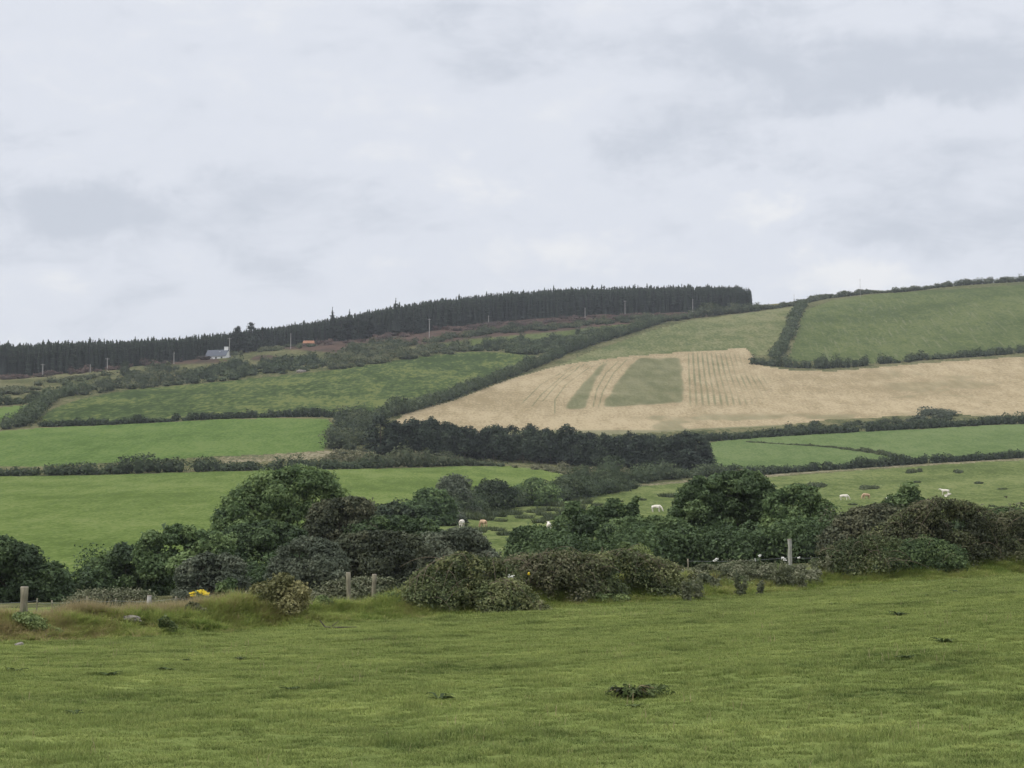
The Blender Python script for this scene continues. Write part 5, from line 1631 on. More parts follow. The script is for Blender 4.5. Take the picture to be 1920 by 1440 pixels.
def ragged(label, tops, Y0, Y1, bot, mat, seed, leaf=0.056, n=210, canes=10, red=0.3, name='bramble_bush', cat='bramble', rmean=0.24, dens=4.4, depth=0.15):
    rng = np.random.default_rng(seed)
    l, r = tops[0][0], tops[-1][0]
    cx = (l + r) / 2
    p = at(cx, (Y0 + Y1) / 2, bot)
    k = p[1] / F
    gr = float(row_of(p[1], p[2]))
    L = outline_lumps(rng, tops, bot, cx, gr, k, rmean, dens, depth)
    slope = (Y1 - Y0) / ((r - l) * k)
    for i in range(len(L)):                      # the row of bushes follows the bank away from the camera
        dy = slope * L[i, 0]
        f = 1 + dy / p[1]
        zrel = p[2] + L[i, 2] - CAMZ
        L[i, 2] = CAMZ + zrel * f - p[2]
        L[i, 0] = (p[0] + L[i, 0]) * f - p[0]
        L[i, 1] += dy
        L[i, 1] -= 0.35 * max(0.0, 1 - L[i, 2] / 0.8)
    e = link(name, None, None, p, label, cat, 'brambles along the bank' if cat == 'bramble' else None)
    mb = MB(); cores(mb, rng, L, 0.5, ICO0, 0.05)
    ar = L[:, 3] * L[:, 5]
    cnt = (n * np.clip(ar / np.median(ar), 0.15, 2.2)).astype(int)
    V, Q, t = leaves(rng, L, cnt, leaf, cull=0.5, low=-0.6, shell=(0.6, 1.35), tint_spread=0.9, aspect=0.66)
    mb.add(V, None, Q, t)
    link('foliage', mb.mesh('foliage', [M[mat]]), e)
    if red:
        sel = L[rng.random(len(L)) < red]
        if len(sel):
            mb = MB(); V, Q, t = leaves(rng, sel, int(n * 0.35), leaf, cull=0.3, low=0.0, shell=(0.95, 1.4)); mb.add(V, None, Q, t)
            link('reddish_leaves', mb.mesh('reddish_leaves', [M['bramble_red'] if mat != 'bramble_red' else M['bramble']]), e, label='leaves of another tint over the top')
    if canes:
        mb = MB()
        for _ in range(canes):
            a_, b_ = L[int(rng.integers(len(L)))], L[int(rng.integers(len(L)))]
            if abs(a_[0] - b_[0]) > 1.1:
                b_ = a_ + (rng.normal() * 0.6, -0.2, -0.1, 0, 0, 0)
            A_ = a_[:3] + (0, -0.2, a_[5]); B_ = b_[:3] + (0, -0.3, b_[5] * 0.4)
            mid = (A_ + B_) / 2 + (0, -0.1, 0.28 + 0.2 * rng.random())
            f = np.linspace(0, 1, 8)[:, None]
            mb.tube((1 - f) ** 2 * A_ + 2 * f * (1 - f) * mid + f * f * B_, np.linspace(0.007, 0.003, 8), 4)
        link('cane', mb.mesh('cane', [M['cane']]), e)
    return e


ragged('large dark bramble mound beside the two lichened posts', [(760, 1110), (775, 1085), (795, 1072), (810, 1058), (830, 1052), (850, 1042), (870, 1040), (890, 1043), (905, 1048), (925, 1052), (945, 1060), (968, 1078)], 48.2, 49.6, 1148, 'bramble', 601, canes=26, red=0.2)
ragged('low sprawling bramble apron at the foot of the large dark mound', [(900, 1105), (930, 1090), (960, 1085), (985, 1098), (1015, 1125), (1025, 1135)], 48.6, 49.2, 1152, 'bramble', 602, canes=8, red=0.1, rmean=0.2)
ragged('brown topped bramble bank in the middle of the overgrown bank', [(925, 1060), (945, 1048), (975, 1046), (1000, 1042), (1030, 1040), (1060, 1036), (1090, 1040), (1115, 1048), (1135, 1062)], 50.8, 52.6, 1128, 'bramble_red', 603, canes=20, red=0.5)
ragged('greener bramble bank with straw grass, next to the brown topped one', [(1085, 1050), (1110, 1042), (1135, 1040), (1165, 1034), (1190, 1038), (1215, 1045), (1245, 1052), (1265, 1065)], 52.4, 54.2, 1126, 'bramble', 604, canes=16, red=0.4)
ragged('bramble tail thinning out toward the thistles', [(1225, 1062), (1250, 1056), (1270, 1062), (1290, 1072), (1310, 1090)], 54.0, 55.4, 1122, 'bramble', 605, canes=8, red=0.6, rmean=0.2)
ragged('bright nettle and bramble spray on the top of the middle bank', [(1148, 1045), (1160, 1032), (1172, 1020), (1180, 1034), (1195, 1024), (1204, 1020), (1212, 1036), (1222, 1050)], 55.0, 55.5, 1090, 'nettle', 606, canes=4, red=0, name='nettle_patch', cat='nettles', rmean=0.16)
ragged('pale leaved bramble shoulder below the tall brambles', [(1520, 1055), (1535, 1035), (1555, 1025), (1580, 1018), (1605, 1010), (1635, 1006), (1665, 1008), (1690, 1020)], 59.0, 60.2, 1078, 'bramble', 607, canes=14, red=0.3)
ragged('tallest bramble heap, brown canes arching over it', [(1630, 1015), (1645, 995), (1660, 985), (1685, 968), (1705, 955), (1730, 944), (1760, 938), (1790, 940), (1820, 945), (1845, 955), (1865, 965), (1885, 985)], 60.6, 62.4, 1072, 'bramble_red', 608, canes=42, red=0.5, n=220)
ragged('dark green bramble skirt under the tallest heap', [(1645, 1035), (1680, 1018), (1720, 1010), (1760, 1014), (1800, 1028)], 59.8, 60.6, 1076, 'oak', 609, canes=6, red=0)
ragged('far bramble heap running out of the picture', [(1845, 985), (1870, 968), (1910, 960), (1950, 958), (2000, 965), (2040, 985)], 62.2, 64.0, 1066, 'bramble_red', 610, canes=18, red=0.4)
for q_, (tops_, Y_, bot_, m_, lab_) in enumerate((
        ([(1282, 1080), (1300, 1066), (1320, 1058), (1345, 1064), (1370, 1056), (1400, 1058), (1425, 1064), (1450, 1056), (1480, 1062), (1515, 1058), (1535, 1072)], 57.2, 1104, 'thistle', 'pale grey green band of weeds in front of the wire, below the biggest round tree'),
        ([(1275, 1100), (1290, 1086), (1310, 1078), (1335, 1082), (1350, 1098)], 55.2, 1124, 'thistle', 'grey green weed clump at the end of the bramble tail'),
        ([(1340, 1100), (1355, 1084), (1372, 1090), (1392, 1080), (1408, 1092), (1420, 1104)], 56.4, 1116, 'nettle', 'bright weed clump at the foot of the upright thistle'),
        ([(1432, 1090), (1445, 1068), (1462, 1058), (1480, 1062), (1500, 1060), (1516, 1078), (1525, 1092)], 58.2, 1108, 'nettle', 'tall dark nettle clump below the pale squared post'),
        ([(1510, 1092), (1530, 1072), (1550, 1060), (1570, 1066), (1590, 1084)], 59.0, 1096, 'thistle', 'grey green weed clump against the pale bramble shoulder'),
        ([(1560, 1092), (1600, 1082), (1660, 1080), (1720, 1080), (1760, 1088)], 59.4, 1094, 'nettle', 'low weeds in the grass before the bramble shoulder'),
        ([(1040, 1125), (1070, 1112), (1110, 1108), (1150, 1112), (1180, 1120)], 52.0, 1132, 'nettle', 'low green weeds at the foot of the middle brambles'),
        ([(1150, 1120), (1190, 1104), (1225, 1100), (1260, 1108), (1290, 1118)], 53.8, 1126, 'thistle', 'grey weeds at the foot of the greener brambles'))):
    ragged(lab_, tops_, Y_, Y_ + 0.3, bot_, m_, 680 + q_, leaf=0.05, n=110, canes=0, red=0, name='weed_clump', cat='weeds', rmean=0.13, dens=3.4, depth=0.2)
mound('dark clump of weeds in front of the stones at the picture edge', 5, 110, 1188, 1232, 39.0, 'nettle', 612, leaf=0.05, n=260, nl=16, canes=0, name='weed_clump', cat='weeds')
mound('dark upright weed at the foot of the stony bank', 288, 330, 1168, 1212, 40.6, 'dock', 613, leaf=0.06, n=220, nl=8, canes=0, name='weed_clump', cat='weeds')
mound('mossy grass hump over the broad flat stone', 215, 268, 1140, 1168, 42.9, 'bramble', 614, leaf=0.04, n=420, nl=10, canes=0, name='grass_hump', cat='weeds')
mound('brownish hump of the bank beside the ragwort foot', 330, 400, 1140, 1176, 43.0, 'bramble_red', 615, leaf=0.045, n=380, nl=12, canes=0, name='grass_hump', cat='weeds')
for q_, (l_, r_, t_, b_, m_, lab_) in enumerate(((110, 170, 1150, 1186, 'bramble', 'rough weedy hump between the thick post and the broad flat stone'), (160, 225, 1158, 1192, 'drygrass', 'straw coloured tangle below the broad flat stone'),
                                            (270, 335, 1145, 1182, 'bramble', 'weedy hump between the broad flat stone and the ragwort'), (400, 470, 1148, 1186, 'nettle', 'green weeds between the ragwort and the thorn bush'),
                                            (20, 75, 1168, 1200, 'bramble_red', 'brown weedy hump round the foot of the thick post'), (575, 640, 1140, 1172, 'nettle', 'lush green weeds beside the thorn bush, before the leaning post'),
                                            (690, 770, 1128, 1160, 'nettle', 'lush green weeds at the near edge of the large dark bramble mound'))):
    mound(lab_, l_, r_, t_, b_, 41.0 + 0.0105 * (l_ - 20), m_, 660 + q_, leaf=0.04, n=260, nl=12, canes=0, name='weed_clump', cat='weeds', core=0.4, shellmax=1.4)
mound('pale flowered bindweed hedge low behind the ragwort', 392, 470, 1088, 1118, 60.0, 'oak', 616, leaf=0.09, n=260, nl=14, canes=0, name='weed_clump', cat='weeds')
mound('grey green nettles between the leaning posts and the willow', 560, 780, 1092, 1125, 58.0, 'thistle', 617, leaf=0.06, n=460, nl=40, canes=0, name='nettle_patch', cat='nettles', depth=0.3)
mound('thin nettles along the low wire fence under the edge tree', 90, 330, 1112, 1138, 66.0, 'thistle', 618, leaf=0.06, n=320, nl=30, canes=0, name='nettle_patch', cat='nettles', depth=0.2)
mound('grey green nettle bank behind the thistles, below the biggest round tree', 1290, 1480, 1058, 1098, 60.0, 'thistle', 619, leaf=0.06, n=480, nl=44, canes=0, name='nettle_patch', cat='nettles', depth=0.3)

# the little thorn bush with a thin crooked stem
p = at(520, 44.6, 1180)
gr = float(row_of(p[1], p[2])); k = p[1] / F
rng = np.random.default_rng(71)
L = []
for cxp, cyp, r in ((527, 1097, 0.26), (505, 1110, 0.28), (550, 1112, 0.30), (488, 1122, 0.24), (525, 1120, 0.34), (560, 1128, 0.24), (515, 1135, 0.30), (545, 1138, 0.28), (495, 1138, 0.2), (535, 1088, 0.16), (480, 1106, 0.14), (568, 1110, 0.14), (530, 1150, 0.16)):
    L.append(((cxp - 520) * k, rng.normal() * 0.22, (gr - cyp) * k, r, r, r * 0.85))
e = link('thorn_bush', None, None, p, 'small yellowish thorn bush on a thin crooked stem beside the ragwort', 'bush')
mb = MB(); cores(mb, rng, L, 0.5, ICO0, 0.05); V, Q, t = leaves(rng, L, 620, 0.055, cull=0.5, low=-0.9, tint_spread=0.9, shell=(0.5, 1.2)); mb.add(V, None, Q, t)
link('foliage', mb.mesh('foliage', [M['thorn']]), e)
mb = MB()
mb.tube([(0, 0, -0.2), (0.03, 0, 0.15), (0.0, 0, 0.35), (0.06, 0.03, 0.7)], [0.03, 0.026, 0.022, 0.012], 6)
for l in L:
    mb.tube([(0.0, 0, 0.3), (l[0] * 0.5, l[1] * 0.5, l[2] * 0.6 + 0.1), l[:3]], [0.016, 0.010, 0.004], 5)
link('stem', mb.mesh('stem', [M['bark']]), e)

# ragwort in flower
p = at(373, 44.6, 1150)
gr = float(row_of(p[1], p[2])); k = p[1] / F
e = link('ragwort', None, None, p, 'yellow flowering ragwort standing on the bank left of the thorn bush', 'ragwort')
rng = np.random.default_rng(72)
mb = MB(); heads = []
for i in range(11):
    hx = (rng.random() - 0.5) * 0.36; hz = (gr - 1112) * k + rng.normal() * 0.035 - abs(hx) * 0.1
    hy = rng.normal() * 0.08
    heads.append((hx, hy, hz))
    mb.tube([(hx * 0.2, hy * 0.2, -0.05), (hx * 0.4, hy * 0.4, hz * 0.6), (hx, hy, hz)], [0.009, 0.007, 0.004], 5)
link('stem', mb.mesh('stem', [M['nettle']]), e)
LL = [(rng.normal() * 0.07, rng.normal() * 0.06, z, 0.14, 0.12, 0.12) for z in np.linspace(0.08, (gr - 1118) * k, 8)]
mb = MB(); V, Q, t = leaves(rng, LL, 60, 0.055, cull=0, aspect=0.4, shell=(0.2, 1.1)); mb.add(V, None, Q, t)
link('leaf_mass', mb.mesh('leaf_mass', [M['nettle']]), e)
for hd in heads:
    mb = MB()
    for _ in range(16):
        c = np.array(hd) + rng.normal(size=3) * (0.030, 0.022, 0.014)
        a = np.arange(7) * 6.283 / 7 + rng.random()
        ring = np.stack([np.cos(a) * 0.019, np.sin(a) * 0.019, a * 0 - 0.002 + 0.004 * np.sin(a)], 1)
        tilt = rng.normal() * 0.5
        R = np.array([[1, 0, 0], [0, math.cos(tilt + 0.5), -math.sin(tilt + 0.5)], [0, math.sin(tilt + 0.5), math.cos(tilt + 0.5)]])
        Vv = np.concatenate([ring, [(0, 0, 0.008)]]) @ R.T + c
        mb.add(Vv, None, [(j, (j + 1) % 7, 7) for j in range(7)])
    link('flower_head', mb.mesh('flower_head', [M['petal']]), e)

# cow parsley heads in the brambles
def umbel(px, row, Y, mat, lab, size=0.10):
    p = at(px, Y, row + 40)
    gr = float(row_of(p[1], p[2])); h = max(0.3, (gr - row) * p[1] / F)
    e = link('flower', None, None, p, lab, 'flower')
    rng = np.random.default_rng(int(px))
    mb = MB(); mb.tube([(0, 0, -0.05), (0.02, -0.02, h * 0.6), (0, -0.05, h)], [0.008, 0.006, 0.004], 5)
    link('stem', mb.mesh('stem', [M['nettle']]), e)
    mb = MB()
    for _ in range(14):
        a, r = rng.random() * 6.283, size * math.sqrt(rng.random())
        c = (math.cos(a) * r, -0.05 + math.sin(a) * r * 0.8, h + 0.02 * rng.normal())
        mb.add(ICO0[0] * (0.022, 0.022, 0.013) + c, None, ICO0[1])
    link('flower_head', mb.mesh('flower_head', [mat]), e)


umbel(957, 1082, 48.0, M['petal_white'], 'white umbel flower standing out of the bramble bank', 0.09)
umbel(991, 1077, 50.0, M['petal'], 'small yellow flower above the white umbel in the brambles', 0.03)
for i, (px, row) in enumerate(((1344, 1049), (1425, 1043), (1394, 1070), (1468, 1047), (1472, 1050), (1498, 1046), (1383, 1055), (1415, 1052), (1340, 1052), (1280, 1070))):
    umbel(px, row, 59.0 + 0.2 * i, M['petal_white'], ('fluffy white thistle head furthest left above the nettles', 'white thistle head above the wire, midway to the pale squared post', 'white thistle head low in front of the nettle bank', 'white seed head touching the pale squared post', 'second white seed head at the pale squared post', 'white seed head right of the pale squared post', 'small white seed head midway along the wire', 'tiny seed head below the wire near the post', 'white seed head paired with the leftmost one', 'white seed head beside the pale stone')[i], 0.045)

# thistles and docks before the bank
TH = 'thistles along the bank'
def thistle(px, top, base, Y, lab, seed, mat='thistle'):
    p = hit_bank(px, base)
    rng = np.random.default_rng(seed)
    h = max(0.3, (float(row_of(p[1], p[2])) - top) * p[1] / F)
    e = link('thistle', None, None, p, lab, 'thistle', TH)
    mb = MB(); tips = []
    ns = 5
    for i in range(ns):
        a = rng.random() * 6.283
        t_ = np.array([math.cos(a) * 0.24 * h, math.sin(a) * 0.18 * h, h * (0.6 + 0.42 * rng.random())])
        tips.append(t_)
        mb.tube([(0, 0, -0.08), t_ * (0.3, 0.3, 0.5), t_], [0.012, 0.009, 0.004], 5)
    link('stem', mb.mesh('stem', [M['thistle']]), e)
    L = []
    for t_ in tips:
        for f in (0.2, 0.36, 0.52, 0.68, 0.84):
            r_ = (0.11 * h * (1.3 - 0.85 * f) + 0.02) * (0.6 + 0.8 * rng.random())
            L.append((*(t_ * (f, f, f) + rng.normal(size=3) * 0.04 * h), r_, r_, 0.08 * h))
    mb = MB(); V, Q, tt = leaves(rng, L, 34, 0.065, cull=0, aspect=0.35, shell=(0.3, 1.25), low=-0.9); mb.add(V, None, Q, tt)
    link('leaf_mass', mb.mesh('leaf_mass', [M[mat]]), e)
    mb = MB()
    for t_ in tips:
        mb.add(ICO1[0] * (0.022, 0.022, 0.028) + t_ + (0, 0, 0.02), None, ICO1[1], 0.8)
    link('flower_head', mb.mesh('flower_head', [M['thistle']]), e)


TL = [(1388, 1066, 1118, 57.0, 'dark upright thistle standing in bright grass below the white thistle head'), (1425, 1090, 1116, 57.2, 'short dark thistle right of the upright one'), (1458, 1052, 1108, 58.2, 'bushy thistle leaning left under the pale squared post'),
      (1480, 1054, 1106, 58.4, 'bushy thistle directly under the pale squared post'), (1505, 1058, 1106, 58.6, 'thistle right of the pale squared post'), (1310, 1075, 1125, 55.8, 'thistle among grass near the bramble tail'),
      (1290, 1082, 1128, 55.4, 'thistle closest to the bramble tail'), (1350, 1062, 1105, 58.4, 'grey thistle before the nettle bank'), (1532, 1046, 1092, 59.4, 'tall thistle against the pale bramble shoulder'),
      (1555, 1040, 1086, 59.6, 'tall thistle at the near corner of the pale bramble shoulder'), (1405, 1058, 1104, 59.0, 'thistle under the middle of the wire'), (1320, 1064, 1110, 57.5, 'thistle beside the leftmost seed heads')]
for i, (px, top, base, Y, lab) in enumerate(TL):
    thistle(px, top, base, Y, lab, 640 + i)


def dock(px, row, size, lab, seed, mat='dock', dead=False, n=26, flat=0.5):
    p = hit_bank(px, row)
    rng = np.random.default_rng(seed)
    e = link('dock_plant', None, None, p, lab, 'weed', 'weeds in the near field')
    mb = MB()
    for i in range(n):
        a = rng.random() * 6.283; L = size * (0.35 + 0.65 * rng.random()); w = L * 0.17
        up = flat * (0.3 + 0.8 * rng.random())
        c, s = math.cos(a), math.sin(a)
        pts = [(0.1 * L, 0.0), (0.45 * L, up * L * 0.75), (0.8 * L, up * L * 0.8), (1.0 * L, up * L * 0.45)]
        ws = [0.25 * w, w, 0.85 * w, 0.05 * w]
        V = []
        for (d, z), ww in zip(pts, ws):
            V += [(c * d - s * ww, s * d + c * ww, z + 0.01), (c * d, s * d, z - 0.25 * ww + 0.01), (c * d + s * ww, s * d - c * ww, z + 0.01)]
        Q = []
        for j in range(3):
            b = j * 3
            Q += [(b, b + 1, b + 4, b + 3), (b + 1, b + 2, b + 5, b + 4)]
        mb.add(V, Q, None, float(np.clip(rng.normal(0.4, 0.25), 0, 1)))
    link('leaf_rosette', mb.mesh('leaf_rosette', [M[mat]]), e)
    if dead:
        mb = MB()
        V, Q, t_ = leaves(rng, [(rng.normal() * size * 0.7, rng.normal() * size * 0.4, 0.05, size * 0.35, size * 0.3, 0.08) for _ in range(9)], 40, 0.055, cull=0, aspect=0.35)
        mb.add(V, None, Q, t_)
        link('green_leaves', mb.mesh('green_leaves', [M['dock']]), e, label='living green leaves among the dead ones')
        mb = MB()
        for i in range(9):
            a = rng.random() * 6.283; L = size * (0.6 + 0.7 * rng.random())
            t_ = (math.cos(a) * L, math.sin(a) * L * 0.6, L * (0.10 + 0.28 * rng.random()))
            mb.tube([(0, 0, 0.02), (t_[0] * 0.5, t_[1] * 0.5, t_[2] * 0.9 + 0.03), t_], [0.008, 0.006, 0.003], 4, 0.9)
        link('dead_stalk', mb.mesh('dead_stalk', [M['drygrass']]), e, label='dry straw coloured stalks')
        mb = MB(); mb.add(ICO2[0] * (1 + 0.15 * rng.normal(size=(len(ICO2[0]), 1))) * (size * 0.55, size * 0.4, 0.045), None, ICO2[1])
        link('clod', mb.mesh('clod', [M['soil']]), e)


dock(1182, 1307, 0.26, 'blackish clump of dead weeds with straw stalks in the open near field', 701, mat='dead', dead=True, n=46, flat=0.55)
DK = [(825, 1312, 0.20, 'small dark weed left of the blackish clump'), (1700, 1235, 0.20, 'dark weed clump in the quiet grass below the far thistles'), (1795, 1112, 0.26, 'dark dock near the foot of the tall brambles'), (1743, 1120, 0.2, 'small dark dock left of the one below the tall brambles'),
      (1768, 1205, 0.22, 'low spiky weed on the far side of the near field'), (1685, 1155, 0.26, 'broad flat weed patch below the bramble shoulder'), (205, 1268, 0.20, 'low weed clump below the mossy hump'), (315, 1258, 0.2, 'low weed right of the clump below the mossy hump'),
      (450, 1238, 0.15, 'tiny dark weed below the thorn bush'), (30, 1260, 0.2, 'dark weed near the picture edge below the stones'), (545, 1295, 0.16, 'faint dark weed in the plain grass below the thorn bush'), (1190, 1420, 0.14, 'dark tuft near the bottom of the picture'),
      (350, 1240, 0.13, 'dark speck of a weed between the dark upright weed and the thorn bush'), (975, 1145, 0.30, 'pale leaved dock at the foot of the bramble apron'), (1560, 1135, 0.18, 'weed in the grass under the thistles'), (140, 1355, 0.14, 'small dark weed in the lower corner of the field')]
for i, (px, row, s, lab) in enumerate(DK):
    dock(px, row, s, lab, 710 + i, mat='dock' if i != 13 else 'nettle', n=22, flat=0.4)
# fallen branch at the bank foot
p = hit_bank(625, 1180)
mb = MB(); mb.tube([(-0.30, 0, 0.20), (-0.18, 0.02, 0.05), (0.0, 0, 0.04), (0.5, 0.05, 0.05)], [0.012, 0.02, 0.018, 0.01], 6)
mb.tube([(-0.05, 0, 0.05), (0.12, -0.1, 0.18)], [0.012, 0.005], 5)
link('fallen_branch', mb.mesh('fallen_branch', [M['bark']]), None, p, 'dead crooked branch lying in the grass below the leaning post', 'branch')


# ------------------------------------------------------------------ grass: tufts copied over the near field and the bank
def tuft(seed, blades, h, spread, w, curl, tintm=0.5, n_seg=2):
    rng = np.random.default_rng(seed)
    V, Q, T, tint = [], [], [], []
    mb = MB()
    for _ in range(blades):
        a = rng.random() * 6.283; r = spread * math.sqrt(rng.random())
        b = np.array([math.cos(a) * r, math.sin(a) * r, -0.01])
        a2 = a + rng.normal() * 0.9
        hh = h * (0.55 + 0.6 * rng.random()); c = curl * hh * (0.4 + rng.random())
        d = np.array([math.cos(a2), math.sin(a2), 0]); s = np.array([-d[1], d[0], 0]) * w * (0.7 + 0.6 * rng.random()) / 2
        m = b + d * c * 0.35 + (0, 0, hh * 0.6); t = b + d * c + (0, 0, hh * (1 - 0.25 * curl))
        mb.add([b - s, b + s, m + s * 0.8, m - s * 0.8, t], [(0, 1, 2, 3)], [(3, 2, 4)], float(np.clip(rng.normal(tintm, 0.25), 0, 1)))
    return mb


def scatter(name, tufts, mat, P, yaw, scale, idx, label=None, zs=None):
    """one object: tuft templates and loose points; a node group copies the tufts to the points"""
    mbs = tufts
    V, groups, tid, tints = [], [[], []], [], [[], []]
    off = 0
    for k, mb in enumerate(mbs):
        vv_ = np.concatenate(mb.v); V.append(vv_)
        groups[0].append(np.concatenate(mb.q) + off); groups[1].append(np.concatenate(mb.t) + off)
        tints[0].append(np.concatenate(mb.tq)); tints[1].append(np.concatenate(mb.tt))
        tid.append(np.full(len(vv_), k, np.int32)); off += len(vv_)
    nT = off
    V.append(P); tid.append(np.full(len(P), -1, np.int32))
    V = np.concatenate(V); tid = np.concatenate(tid)
    me = mesh_np(name, V, [(np.concatenate(groups[0]), 0), (np.concatenate(groups[1]), 0)], [mat], False, fattr={'tint': np.concatenate([np.concatenate(tints[0]), np.concatenate(tints[1])])})
    a = me.attributes.new('tid', 'INT', 'POINT'); a.data.foreach_set('value', tid)
    pick = np.zeros(len(V), np.int32); pick[nT:] = idx
    a = me.attributes.new('pick', 'INT', 'POINT'); a.data.foreach_set('value', pick)
    rot = np.zeros((len(V), 3), np.float32); rot[nT:, 2] = yaw
    a = me.attributes.new('rot', 'FLOAT_VECTOR', 'POINT'); a.data.foreach_set('vector', rot.ravel())
    scl = np.ones((len(V), 3), np.float32); scl[nT:] = scale if np.ndim(scale) == 2 else np.asarray(scale)[:, None]
    a = me.attributes.new('scl', 'FLOAT_VECTOR', 'POINT'); a.data.foreach_set('vector', scl.ravel())
    ng = bpy.data.node_groups.new(name, 'GeometryNodeTree')
    ng.interface.new_socket('Geometry', in_out='INPUT', socket_type='NodeSocketGeometry')
    ng.interface.new_socket('Geometry', in_out='OUTPUT', socket_type='NodeSocketGeometry')
    nd, ln = ng.nodes, ng.links
    gi = nd.new('NodeGroupInput'); go = nd.new('NodeGroupOutput')

    def attr(nm, typ):
        n = nd.new('GeometryNodeInputNamedAttribute'); n.data_type = typ; n.inputs['Name'].default_value = nm
        return n.outputs[0]

    def eq(val):
        c = nd.new('FunctionNodeCompare'); c.data_type = 'INT'; c.operation = 'EQUAL'
        ln.new(attr('tid', 'INT'), c.inputs[2]); c.inputs[3].default_value = val
        return c.outputs[0]

    def sepg(geo, sel):
        s = nd.new('GeometryNodeSeparateGeometry'); s.domain = 'POINT'
        ln.new(geo, s.inputs[0]); ln.new(sel, s.inputs[1])
        return s.outputs[0]
    gti = nd.new('GeometryNodeGeometryToInstance')
    for k in reversed(range(len(mbs))):
        ln.new(sepg(gi.outputs[0], eq(k)), gti.inputs[0])
    pts = sepg(gi.outputs[0], eq(-1))
    iop = nd.new('GeometryNodeInstanceOnPoints')
    ln.new(pts, iop.inputs['Points']); ln.new(gti.outputs[0], iop.inputs['Instance'])
    iop.inputs['Pick Instance'].default_value = True
    ln.new(attr('pick', 'INT'), iop.inputs['Instance Index'])
    er = nd.new('FunctionNodeEulerToRotation'); ln.new(attr('rot', 'FLOAT_VECTOR'), er.inputs[0]); ln.new(er.outputs[0], iop.inputs['Rotation'])
    ln.new(attr('scl', 'FLOAT_VECTOR'), iop.inputs['Scale'])
    ln.new(iop.outputs[0], go.inputs[0])
    o = link(name, me, kind='stuff', label=label)
    md = o.modifiers.new('scatter', 'NODES'); md.node_group = ng
    return o


rng = np.random.default_rng(900)
# short grazed sward
N = 250000
y = np.sqrt(13.0 ** 2 + rng.random(N) * (62.0 ** 2 - 13.0 ** 2))
near_more = rng.random(N) < np.clip(1.2 - y / 75, 0.4, 1)
x = (rng.random(N) - 0.5) * (0.62 * y + 14.0)
d, s = bank_dist(x, y)
ok = (d < -0.4) & near_more
x, y = x[ok], y[ok]
P = np.stack([x, y, ground_z(x, y)], 1)
lush = fbm(x * 0.45, y * 0.45, 71)
clump = vnoise(x * 1.9, y * 1.9, 72)
hs = (0.62 + 0.45 * lush ** 2 + 1.30 * np.clip(clump - 0.60, 0, 1) * 2.2) * (0.75 + 0.5 * rng.random(len(x)))
wd = np.clip(y / 26.0, 1.0, 1.8)
scl = np.stack([wd, wd, hs * np.clip(y / 40, 0.9, 1.25)], 1)
T = [tuft(10, 46, 0.060, 0.10, 0.006, 0.7, 0.55), tuft(11, 40, 0.052, 0.11, 0.006, 1.0, 0.40), tuft(12, 36, 0.075, 0.09, 0.005, 0.6, 0.62), tuft(13, 30, 0.045, 0.10, 0.007, 0.9, 0.45)]
scatter('short_grass', T, M['blade'], P, rng.random(len(x)) * 6.28, scl, rng.integers(0, 4, len(x)), 'short grazed grass of the near field')

# thin pale flowering stalks through the sward
N = 5000
y = np.sqrt(13.0 ** 2 + rng.random(N) * (60.0 ** 2 - 13.0 ** 2)); x = (rng.random(N) - 0.5) * (0.62 * y + 12.0)
d, s = bank_dist(x, y); ok = (d < -0.6) & (vnoise(x * 0.4, y * 0.4, 77) > 0.5)
x, y = x[ok], y[ok]
T = [tuft(33, 3, 0.10, 0.12, 0.006, 0.5, 0.9), tuft(34, 2, 0.13, 0.10, 0.005, 0.4, 0.95)]
scatter('pale_stalks', T, M['drygrass'], np.stack([x, y, ground_z(x, y)], 1), rng.random(len(x)) * 6.28, 0.7 + 0.6 * rng.random(len(x)), rng.integers(0, 2, len(x)), 'thin pale grass stalks through the near field')

# long grass on the bank and behind it
N = 26000
s_tot = np.concatenate([[0], np.cumsum(np.hypot(*np.diff(BANK, axis=0).T))])
q = rng.random(N) * s_tot[-1]
bx = np.interp(q, s_tot, BANK[:, 0]); by = np.interp(q, s_tot, BANK[:, 1])
off = np.where(rng.random(N) < 0.7, rng.normal(-0.1, 0.8, N), rng.random(N) * 9.0 - 0.5)
x, y = bx + rng.normal(size=N) * 0.1 - off * 0.15, by + off
ok = np.abs(x) < 0.31 * y + 7.0
x, y, off = x[ok], y[ok], off[ok]
P = np.stack([x, y, ground_z(x, y)], 1)
tall = fbm(x * 0.5, y * 0.5, 81)
hs = (0.25 + 0.62 * tall) * (0.6 + 0.6 * rng.random(len(x))) * np.where(off < -0.8, 0.55, 1.0)
hs *= np.where((off > 1.5), 0.8, 1.0)
scl = np.stack([0.9 + 0.4 * rng.random(len(x))] * 2 + [hs], 1)
T = [tuft(20, 30, 0.30, 0.10, 0.008, 0.75, 0.5), tuft(21, 26, 0.24, 0.12, 0.009, 1.0, 0.4), tuft(22, 22, 0.38, 0.10, 0.006, 0.5, 0.75), tuft(23, 24, 0.20, 0.12, 0.010, 1.1, 0.35)]
scatter('long_grass', T, M['longgrass'], P, rng.random(len(x)) * 6.28, scl, rng.integers(0, 4, len(x)), 'long rank grass covering the old bank')

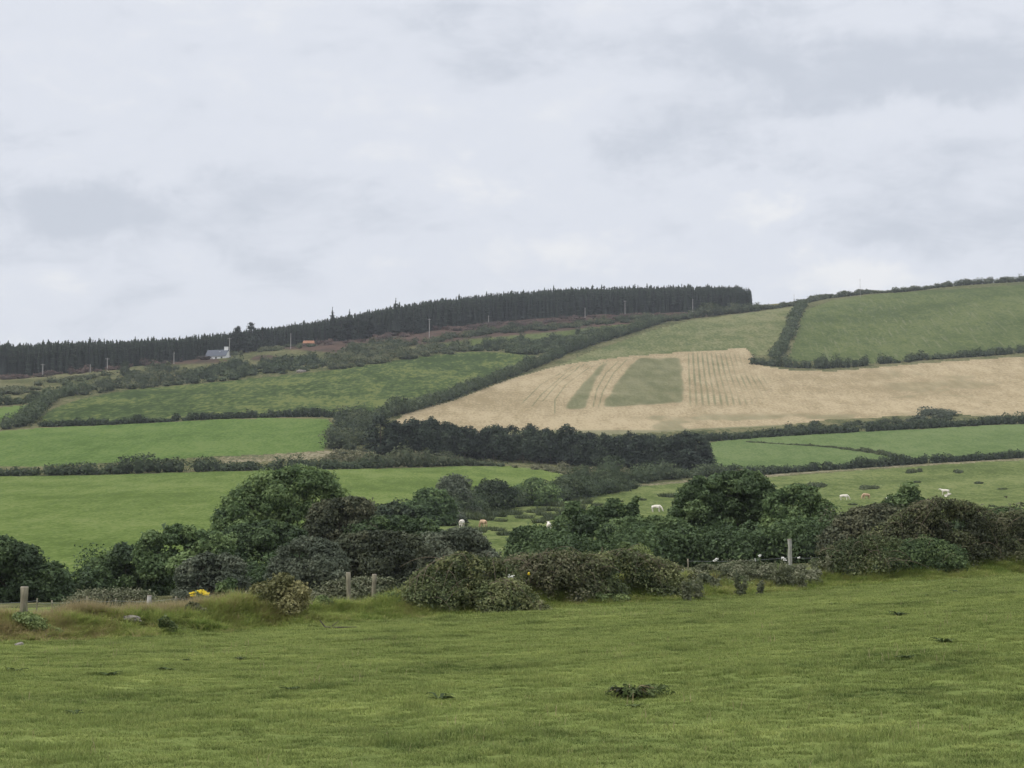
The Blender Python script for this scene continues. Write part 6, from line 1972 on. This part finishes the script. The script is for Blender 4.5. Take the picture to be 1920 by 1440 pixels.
# lush verge before the bank
N = 30000
q = rng.random(N) * s_tot[-1]
bx = np.interp(q, s_tot, BANK[:, 0]); by = np.interp(q, s_tot, BANK[:, 1])
off = -0.3 - np.abs(rng.normal(0, 0.95, N))
x, y = bx - off * 0.1, by + off
pxv = x / y * F + 960
wide = np.exp(-((pxv - 1420) / 190.0) ** 4)
ok = (np.abs(x) < 0.31 * y + 7.0) & (vnoise(x * 0.5, y * 0.5, 95) > 0.22)
x, y, off, wide = x[ok], y[ok], off[ok], wide[ok]
P = np.stack([x, y, ground_z(x, y)], 1)
hs = (0.35 + 0.55 * fbm(x * 0.8, y * 0.8, 96)) * np.exp(off * 0.55) * (0.7 + 0.6 * rng.random(len(x))) * (1 + 0.1 * wide) * 1.6 + 0.15
scl = np.stack([0.9 + 0.4 * rng.random(len(x))] * 2 + [hs], 1)
T = [tuft(40, 30, 0.34, 0.12, 0.009, 0.8, 0.45), tuft(41, 28, 0.28, 0.12, 0.010, 1.0, 0.35), tuft(42, 24, 0.40, 0.10, 0.008, 0.6, 0.6)]
scatter('verge_grass', T, M['longgrass'], P, rng.random(len(x)) * 6.28, scl, rng.integers(0, 3, len(x)), 'lush green verge grass at the foot of the bank')

# straw coloured seeding grass, mostly at the dry end of the bank
N = 14000
px_ = np.concatenate([rng.normal(60, 90, N // 2), rng.normal(320, 90, N // 4), rng.random(N - N // 2 - N // 4) * 2100 - 80])
yb = np.interp(px_, [-300, 0, 300, 600, 900, 1200, 1500, 1920], [36, 39.5, 42.5, 47, 51, 55, 59, 63]) + np.abs(rng.normal(0, 1.2, N)) - 0.3
x = (px_ - 960) / F * yb; y = yb
P = np.stack([x, y, ground_z(x, y)], 1)
T = [tuft(30, 9, 0.50, 0.09, 0.005, 0.35, 0.9), tuft(31, 8, 0.42, 0.10, 0.006, 0.55, 0.9), tuft(32, 7, 0.58, 0.08, 0.004, 0.3, 0.95)]
scatter('dry_grass', T, M['drygrass'], P, rng.random(N) * 6.28, 0.35 + 0.45 * rng.random(N), rng.integers(0, 3, N), 'dry straw coloured grass standing on the bank')

# ------------------------------------------------------------------ the hazy air
HAZE = 0.00010
if HAZE:
    mb = MB()
    X0, X1, Y0_, Y1_, Z0, Z1 = -9500, 9500, -80, 2900, -420, 260
    mb.box(((X0 + X1) / 2, (Y0_ + Y1_) / 2, (Z0 + Z1) / 2), (X1 - X0, Y1_ - Y0_, Z1 - Z0))
    hm, t = new_mat('haze')
    pv = t.n('ShaderNodeVolumePrincipled')
    pv.inputs['Color'].default_value = (0.86, 0.90, 0.96, 1)
    pv.inputs['Density'].default_value = HAZE
    pv.inputs['Anisotropy'].default_value = 0.2
    t.n('ShaderNodeOutputMaterial', ins={1: pv.outputs[0]})
    link('haze', mb.mesh('haze', [hm]), kind='stuff')
